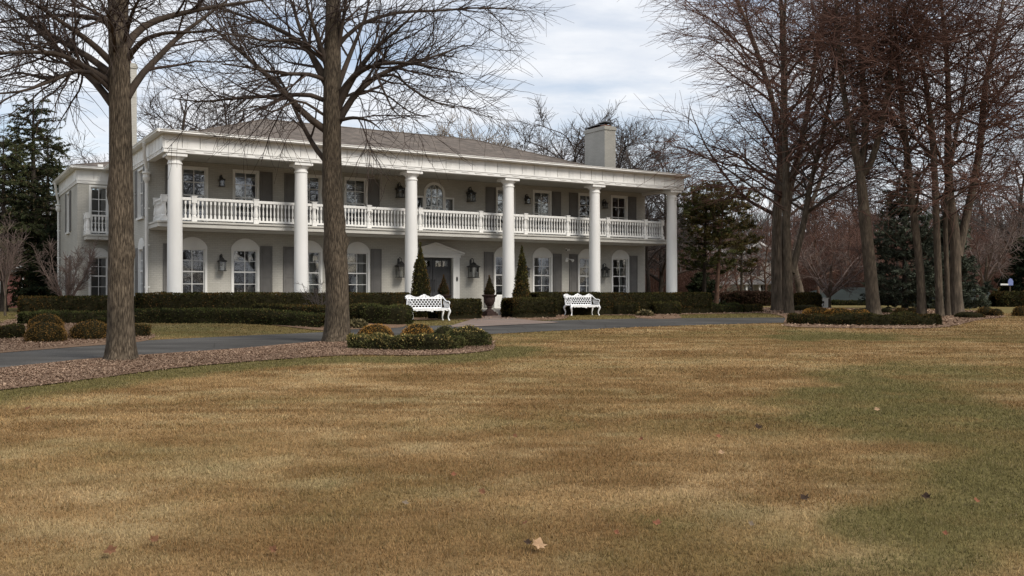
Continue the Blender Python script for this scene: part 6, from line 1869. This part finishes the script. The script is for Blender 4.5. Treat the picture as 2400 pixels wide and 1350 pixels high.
# ================================================================== NEIGHBOURS
def gable_roof(mb, x0, x1, y0, y1, z, rise, over=.4, axis='x'):
    if axis == 'x':
        ym = (y0 + y1) / 2
        mb.add([(x0 - over, y0 - over, z), (x1 + over, y0 - over, z), (x1 + over, ym, z + rise), (x0 - over, ym, z + rise), (x0 - over, y1 + over, z), (x1 + over, y1 + over, z),
                (x0 - over, y0 - over, z - .18), (x1 + over, y0 - over, z - .18), (x1 + over, y1 + over, z - .18), (x0 - over, y1 + over, z - .18)],
               [(0, 1, 2, 3), (3, 2, 5, 4), (6, 7, 1, 0), (4, 5, 8, 9), (9, 8, 7, 6), (0, 3, 4, 9, 6), (1, 7, 8, 5, 2)])
    else:
        xm = (x0 + x1) / 2
        mb.add([(x0 - over, y0 - over, z), (x0 - over, y1 + over, z), (xm, y1 + over, z + rise), (xm, y0 - over, z + rise), (x1 + over, y0 - over, z), (x1 + over, y1 + over, z),
                (x0 - over, y0 - over, z - .18), (x0 - over, y1 + over, z - .18), (x1 + over, y1 + over, z - .18), (x1 + over, y0 - over, z - .18)],
               [(1, 0, 3, 2), (2, 3, 4, 5), (0, 1, 7, 6), (5, 4, 9, 8), (6, 7, 8, 9), (0, 6, 9, 4, 3), (5, 8, 7, 1, 2)])


def plain_window(parent, x, z, w, h, y, shut=True):
    m1 = MB(); c = .09
    m1.box(x - w / 2, y - .06, z, x - w / 2 + c, y + .02, z + h); m1.box(x + w / 2 - c, y - .06, z, x + w / 2, y + .02, z + h)
    m1.box(x - w / 2 + c, y - .061, z, x + w / 2 - c, y + .02, z + c); m1.box(x - w / 2 + c, y - .061, z + h - c, x + w / 2 - c, y + .02, z + h); m1.box(x - w / 2 + c, y - .05, z + h / 2 - .03, x + w / 2 - c, y + .02, z + h / 2 + .03)
    m1.box(x - .02, y - .045, z + c, x + .02, y + .015, z + h - c)
    o = m1.build('window', M['trim'], parent)
    g = MB(); g.box(x - w / 2 + .05, y - .02, z + .05, x + w / 2 - .05, y - .012, z + h - .05); g.build('pane', M['glass_hi'], o)
    if shut:
        for s in (-1, 1):
            q = MB(); q.box(x + s * (w / 2 + .03), y - .05, z, x + s * (w / 2 + .45), y - .003, z + h); q.build('shutter', M['door'], parent)


# beige sided house
bx0, bY = place(1752, 112)
nb = thing('neighbour_house', 'beige sided house with grey gabled roof and dark shutters, half hidden among the pines', 'house', (bx0, bY, gz(bx0, bY)), .12)
m1 = MB(); m1.box(-6.5, 0, -.4, 6.5, 8, 5.2); m1.prism([(-1.6, 5.2), (3.6, 5.2), (1.0, 7.0)], 'y', -.9, 1.5); m1.box(-1.6, -.9, -.4, 3.6, .5, 5.199); m1.build('wall', M['siding'], nb)
m1 = MB(); gable_roof(m1, -6.5, 6.5, 0, 8, 5.25, 1.7, .4); gable_roof(m1, -1.6, 3.6, -.9, 4, 5.26, 1.9, .35, 'y'); m1.build('roof', M['greyshingle'], nb)
for s in (-1, 1):
    m1 = MB(); xa = 1.0 + s * 3.0; m1.prism([(xa, 5.20), (xa, 5.42), (1.0, 7.22), (1.0, 6.98)], 'y', -1.32, -1.26); m1.build('bargeboard', M['trim'], nb)
plain_window(nb, .2, 3.1, 1.1, 1.7, -.9); plain_window(nb, 4.9, 3.1, 1.0, 1.6, 0); plain_window(nb, -4.2, 3.1, 1.0, 1.6, 0); plain_window(nb, -.2, .7, 1.3, 1.4, -.9, False); plain_window(nb, 1.6, .7, 1.3, 1.4, -.9, False)
for x in (-5.6, -.9, .7, 2.4, 3.3):
    m1 = MB(); m1.box(x - .10, -2.1, -.3, x + .10, -1.9, 2.2); m1.build('porch_post', M['trim'], nb)
m1 = MB(); m1.add([(-5.9, -2.4, 2.2), (3.7, -2.4, 2.2), (3.7, -.9, 2.75), (-5.9, -.9, 2.75), (-5.9, -2.4, 2.08), (3.7, -2.4, 2.08), (3.7, -.9, 2.08), (-5.9, -.9, 2.08)], [(0, 1, 2, 3), (4, 5, 1, 0), (7, 6, 5, 4), (4, 0, 3, 7), (5, 6, 2, 1)]); m1.build('porch_roof', M['greyshingle'], nb)
# cream building under a long dark roof
cx, cY = place(2020, 96)
cbz = gz(cx, cY)
cb_ = thing('garage_building', 'long low cream building under a dark green roof beyond the right lawn', 'building', (cx, cY, cbz), .06)
wz0 = EYE + (HY - 702) / F * 96 - cbz; rz = EYE + (HY - 673) / F * 96 - cbz
m1 = MB(); m1.box(-5.2, 0, -.3, 9.8, 7, wz0); m1.build('wall', M['cream'], cb_)
m1 = MB(); m1.add([(-6.0, -.7, wz0 - .05), (14.5, -.7, wz0 - .05), (14.5, 3.5, rz), (-2.2, 3.5, rz), (-6.0, 7.7, wz0 - .05), (14.5, 7.7, wz0 - .05), (-6.0, -.7, wz0 - .2), (14.5, -.7, wz0 - .2)], [(0, 1, 2, 3), (3, 2, 5, 4), (0, 3, 4), (6, 7, 1, 0)]); m1.build('roof', M['darkroof'], cb_)
m1 = MB(); m1.box(9.8, 0.5, -.3, 14.2, 7, wz0 - .01); m1.build('wall', M['cream'], cb_)
# white utility box
ux, uy = spot(1932, 722)
ub = thing('utility_cabinet', 'small white utility cabinet beside the pinkish round-headed tree', 'cabinet', (ux, uy, gz(ux, uy)), .1)
m1 = MB(); m1.box(-.55, -.25, -.05, .16, .25, .62); m1.box(-.59, -.29, .621, .20, .29, .66); m1.build('body', M['trim'], ub, bevel=.01)
m1 = MB(); m1.box(-.52, -.262, .02, .13, -.2505, .60); m1.build('door', M['trim'], ub); m1 = MB(); m1.box(-.24, -.28, .30, -.13, -.263, .46); m1.box(-.20, -.276, .12, -.15, -.264, .25); m1.build('lock_plate', M['iron'], ub)
# blue and white plaque far right
sx_, sy_ = place(2358, 70)
sg = thing('yard_sign', 'blue rounded sign with white arm standing among dark evergreens at far right', 'sign', (sx_, sy_, gz(sx_, sy_)), 0)
zc_ = EYE + (HY - 661) / F * 70 - gz(sx_, sy_)
m1 = MB(); m1.prism([(.15, zc_ - .25), (.50, zc_ - .25), (.52, zc_ + .05), (.44, zc_ + .22), (.33, zc_ + .27), (.22, zc_ + .22), (.15, zc_ + .05)], 'y', -.03, .03); m1.build('panel', M['sign'], sg)
m1 = MB(); m1.box(-.42, -.04, zc_ - .24, .149, .04, zc_ - .12); m1.build('arm', M['white'], sg)
m1 = MB(); m1.box(.28, .031, -.05, .36, .10, zc_ + .1); m1.build('post', M['bark_far'], sg)
# white porch rail of a house further back
wx, wy = place(2010, 100)
# red brick garage at far left
rx, rY = place(25, 62)
rb = thing('brick_outbuilding', 'low red brick outbuilding with white downpipe behind the left conifers', 'building', (rx, rY, gz(rx, rY)), .05)
m1 = MB(); m1.box(-7, 0, -.3, 3.5, 6, 2.5); m1.build('wall', M['redbrick'], rb)
m1 = MB(); gable_roof(m1, -7, 3.5, 0, 6, 2.55, 1.7, .4); m1.build('roof', M['greyshingle'], rb)
m1 = MB(); m1.box(-3.2, -.05, .95, -.35, -.005, 1.75); m1.build('garage_panel', M['trim'], rb)
m1 = MB(); m1.box(.72, -.10, .05, .86, -.003, 2.4); m1.build('downpipe', M['white'], rb)
# brick house glimpsed between the pines
hx, hY = place(1640, 118)
fb = thing('far_brick_house', 'brick house with pale window bays glimpsed past the last column', 'house', (hx, hY, gz(hx, hY)), .1)
m1 = MB(); m1.box(-4.2, 0, -.3, 3.5, 7, 2.6); m1.build('wall', M['redbrick'], fb); m1 = MB(); gable_roof(m1, -4.2, 3.5, 0, 7, 2.65, 2.4, .4); m1.build('roof', M['greyshingle'], fb)
for x in (-2.7, -1.2, .6, 2.2): plain_window(fb, x, .3, 1.1, 1.1, 0, False)

# ================================================================== SKY, SUN, CAMERA
SUN_EL, SUN_AZ = radians(42), radians(62)          # azimuth from the viewing direction, to the right and behind
w = bpy.data.worlds.new('World'); SC.world = w; w.use_nodes = True
nt = w.node_tree; nt.nodes.clear()
out = N(nt, 'ShaderNodeOutputWorld')
sky = N(nt, 'ShaderNodeTexSky', sky_type='NISHITA'); sky.sun_disc = False; sky.sun_elevation = SUN_EL
sdir = np.array([.62, -.55, 0]); sdir = sdir / np.linalg.norm(sdir) * cos(SUN_EL); sdir[2] = sin(SUN_EL)
sky.sun_rotation = atan2(sdir[0], sdir[1]); sky.air_density = 1.0; sky.dust_density = 1.5; sky.ozone_density = 1.5
bg1 = N(nt, 'ShaderNodeBackground'); bg1.inputs['Strength'].default_value = 0.15; L(nt, sky.outputs[0], bg1.inputs['Color'])
tc = N(nt, 'ShaderNodeTexCoord')
sep = N(nt, 'ShaderNodeSeparateXYZ'); L(nt, tc.outputs['Generated'], sep.inputs[0])
# flat cloud deck: direction projected onto a plane overhead
mx_ = N(nt, 'ShaderNodeMath', operation='MAXIMUM'); mx_.inputs[1].default_value = 0.0; L(nt, sep.outputs['Z'], mx_.inputs[0])
zz = N(nt, 'ShaderNodeMath', operation='ADD'); zz.inputs[1].default_value = 0.16; L(nt, mx_.outputs[0], zz.inputs[0])
dx = N(nt, 'ShaderNodeMath', operation='DIVIDE'); dy = N(nt, 'ShaderNodeMath', operation='DIVIDE')
L(nt, sep.outputs['X'], dx.inputs[0]); L(nt, zz.outputs[0], dx.inputs[1]); L(nt, sep.outputs['Y'], dy.inputs[0]); L(nt, zz.outputs[0], dy.inputs[1])
cmb = N(nt, 'ShaderNodeCombineXYZ'); L(nt, dx.outputs[0], cmb.inputs['X']); L(nt, dy.outputs[0], cmb.inputs['Y'])
n1 = N(nt, 'ShaderNodeTexNoise'); n1.inputs['Scale'].default_value = 1.15; n1.inputs['Detail'].default_value = 7; n1.inputs['Roughness'].default_value = 0.55; n1.inputs['Distortion'].default_value = 0.3
n2 = N(nt, 'ShaderNodeTexNoise'); n2.inputs['Scale'].default_value = 2.6; n2.inputs['Detail'].default_value = 6; n2.inputs['Roughness'].default_value = 0.6
mpn = N(nt, 'ShaderNodeMapping'); mpn.inputs['Location'].default_value = (3.1, 1.7, 0); mpn.inputs['Scale'].default_value = (1, 1.3, 1); L(nt, cmb.outputs[0], mpn.inputs['Vector'])
L(nt, mpn.outputs[0], n1.inputs['Vector']); L(nt, mpn.outputs[0], n2.inputs['Vector'])
cov = ramp(nt, n1.outputs['Fac'], [(0.36, (0.34, 0.34, 0.34)), (0.55, (0.97, 0.97, 0.97))])
cc = ramp(nt, n2.outputs['Fac'], [(0.3, (0.64, 0.685, 0.76)), (0.5, (0.75, 0.775, 0.82)), (0.7, (0.86, 0.87, 0.89))])
bg2 = N(nt, 'ShaderNodeBackground'); bg2.inputs['Strength'].default_value = 1.2; L(nt, cc.outputs['Color'], bg2.inputs['Color'])
ms = N(nt, 'ShaderNodeMixShader'); L(nt, cov.outputs['Color'], ms.inputs['Fac']); L(nt, bg1.outputs[0], ms.inputs[1]); L(nt, bg2.outputs[0], ms.inputs[2])
L(nt, ms.outputs[0], out.inputs['Surface'])

ld = bpy.data.lights.new('sun', 'SUN'); ld.energy = 3.15; ld.angle = radians(20); ld.color = (1, .93, .83)
lo = bpy.data.objects.new('sun', ld); COL.objects.link(lo)
from mathutils import Vector
lo.rotation_euler = Vector((-sdir[0], -sdir[1], -sdir[2])).to_track_quat('-Z', 'Y').to_euler(); lo.location = (20, -20, 40)

cd = bpy.data.cameras.new('camera'); cam = bpy.data.objects.new('camera', cd); COL.objects.link(cam)
cam.location = (0, 0, EYE); cam.rotation_euler = (pi / 2, 0, 0)
cd.sensor_width = 36; cd.lens = F / 2400 * 36; cd.shift_y = (HY - 675) / 2400; cd.clip_end = 3000; cd.clip_start = .05
SC.camera = cam
SC.view_settings.view_transform = 'Standard'; SC.view_settings.look = 'None'; SC.view_settings.exposure = 0; SC.view_settings.gamma = 1
SC.render.engine = 'CYCLES'
SC.cycles.max_bounces = 6; SC.cycles.diffuse_bounces = 3; SC.cycles.glossy_bounces = 3; SC.cycles.transparent_max_bounces = 8
SC.cycles.use_denoising = True; SC.cycles.denoising_prefilter = 'NONE'; SC.cycles.use_adaptive_sampling = False
SC.render.filter_size = 1.3
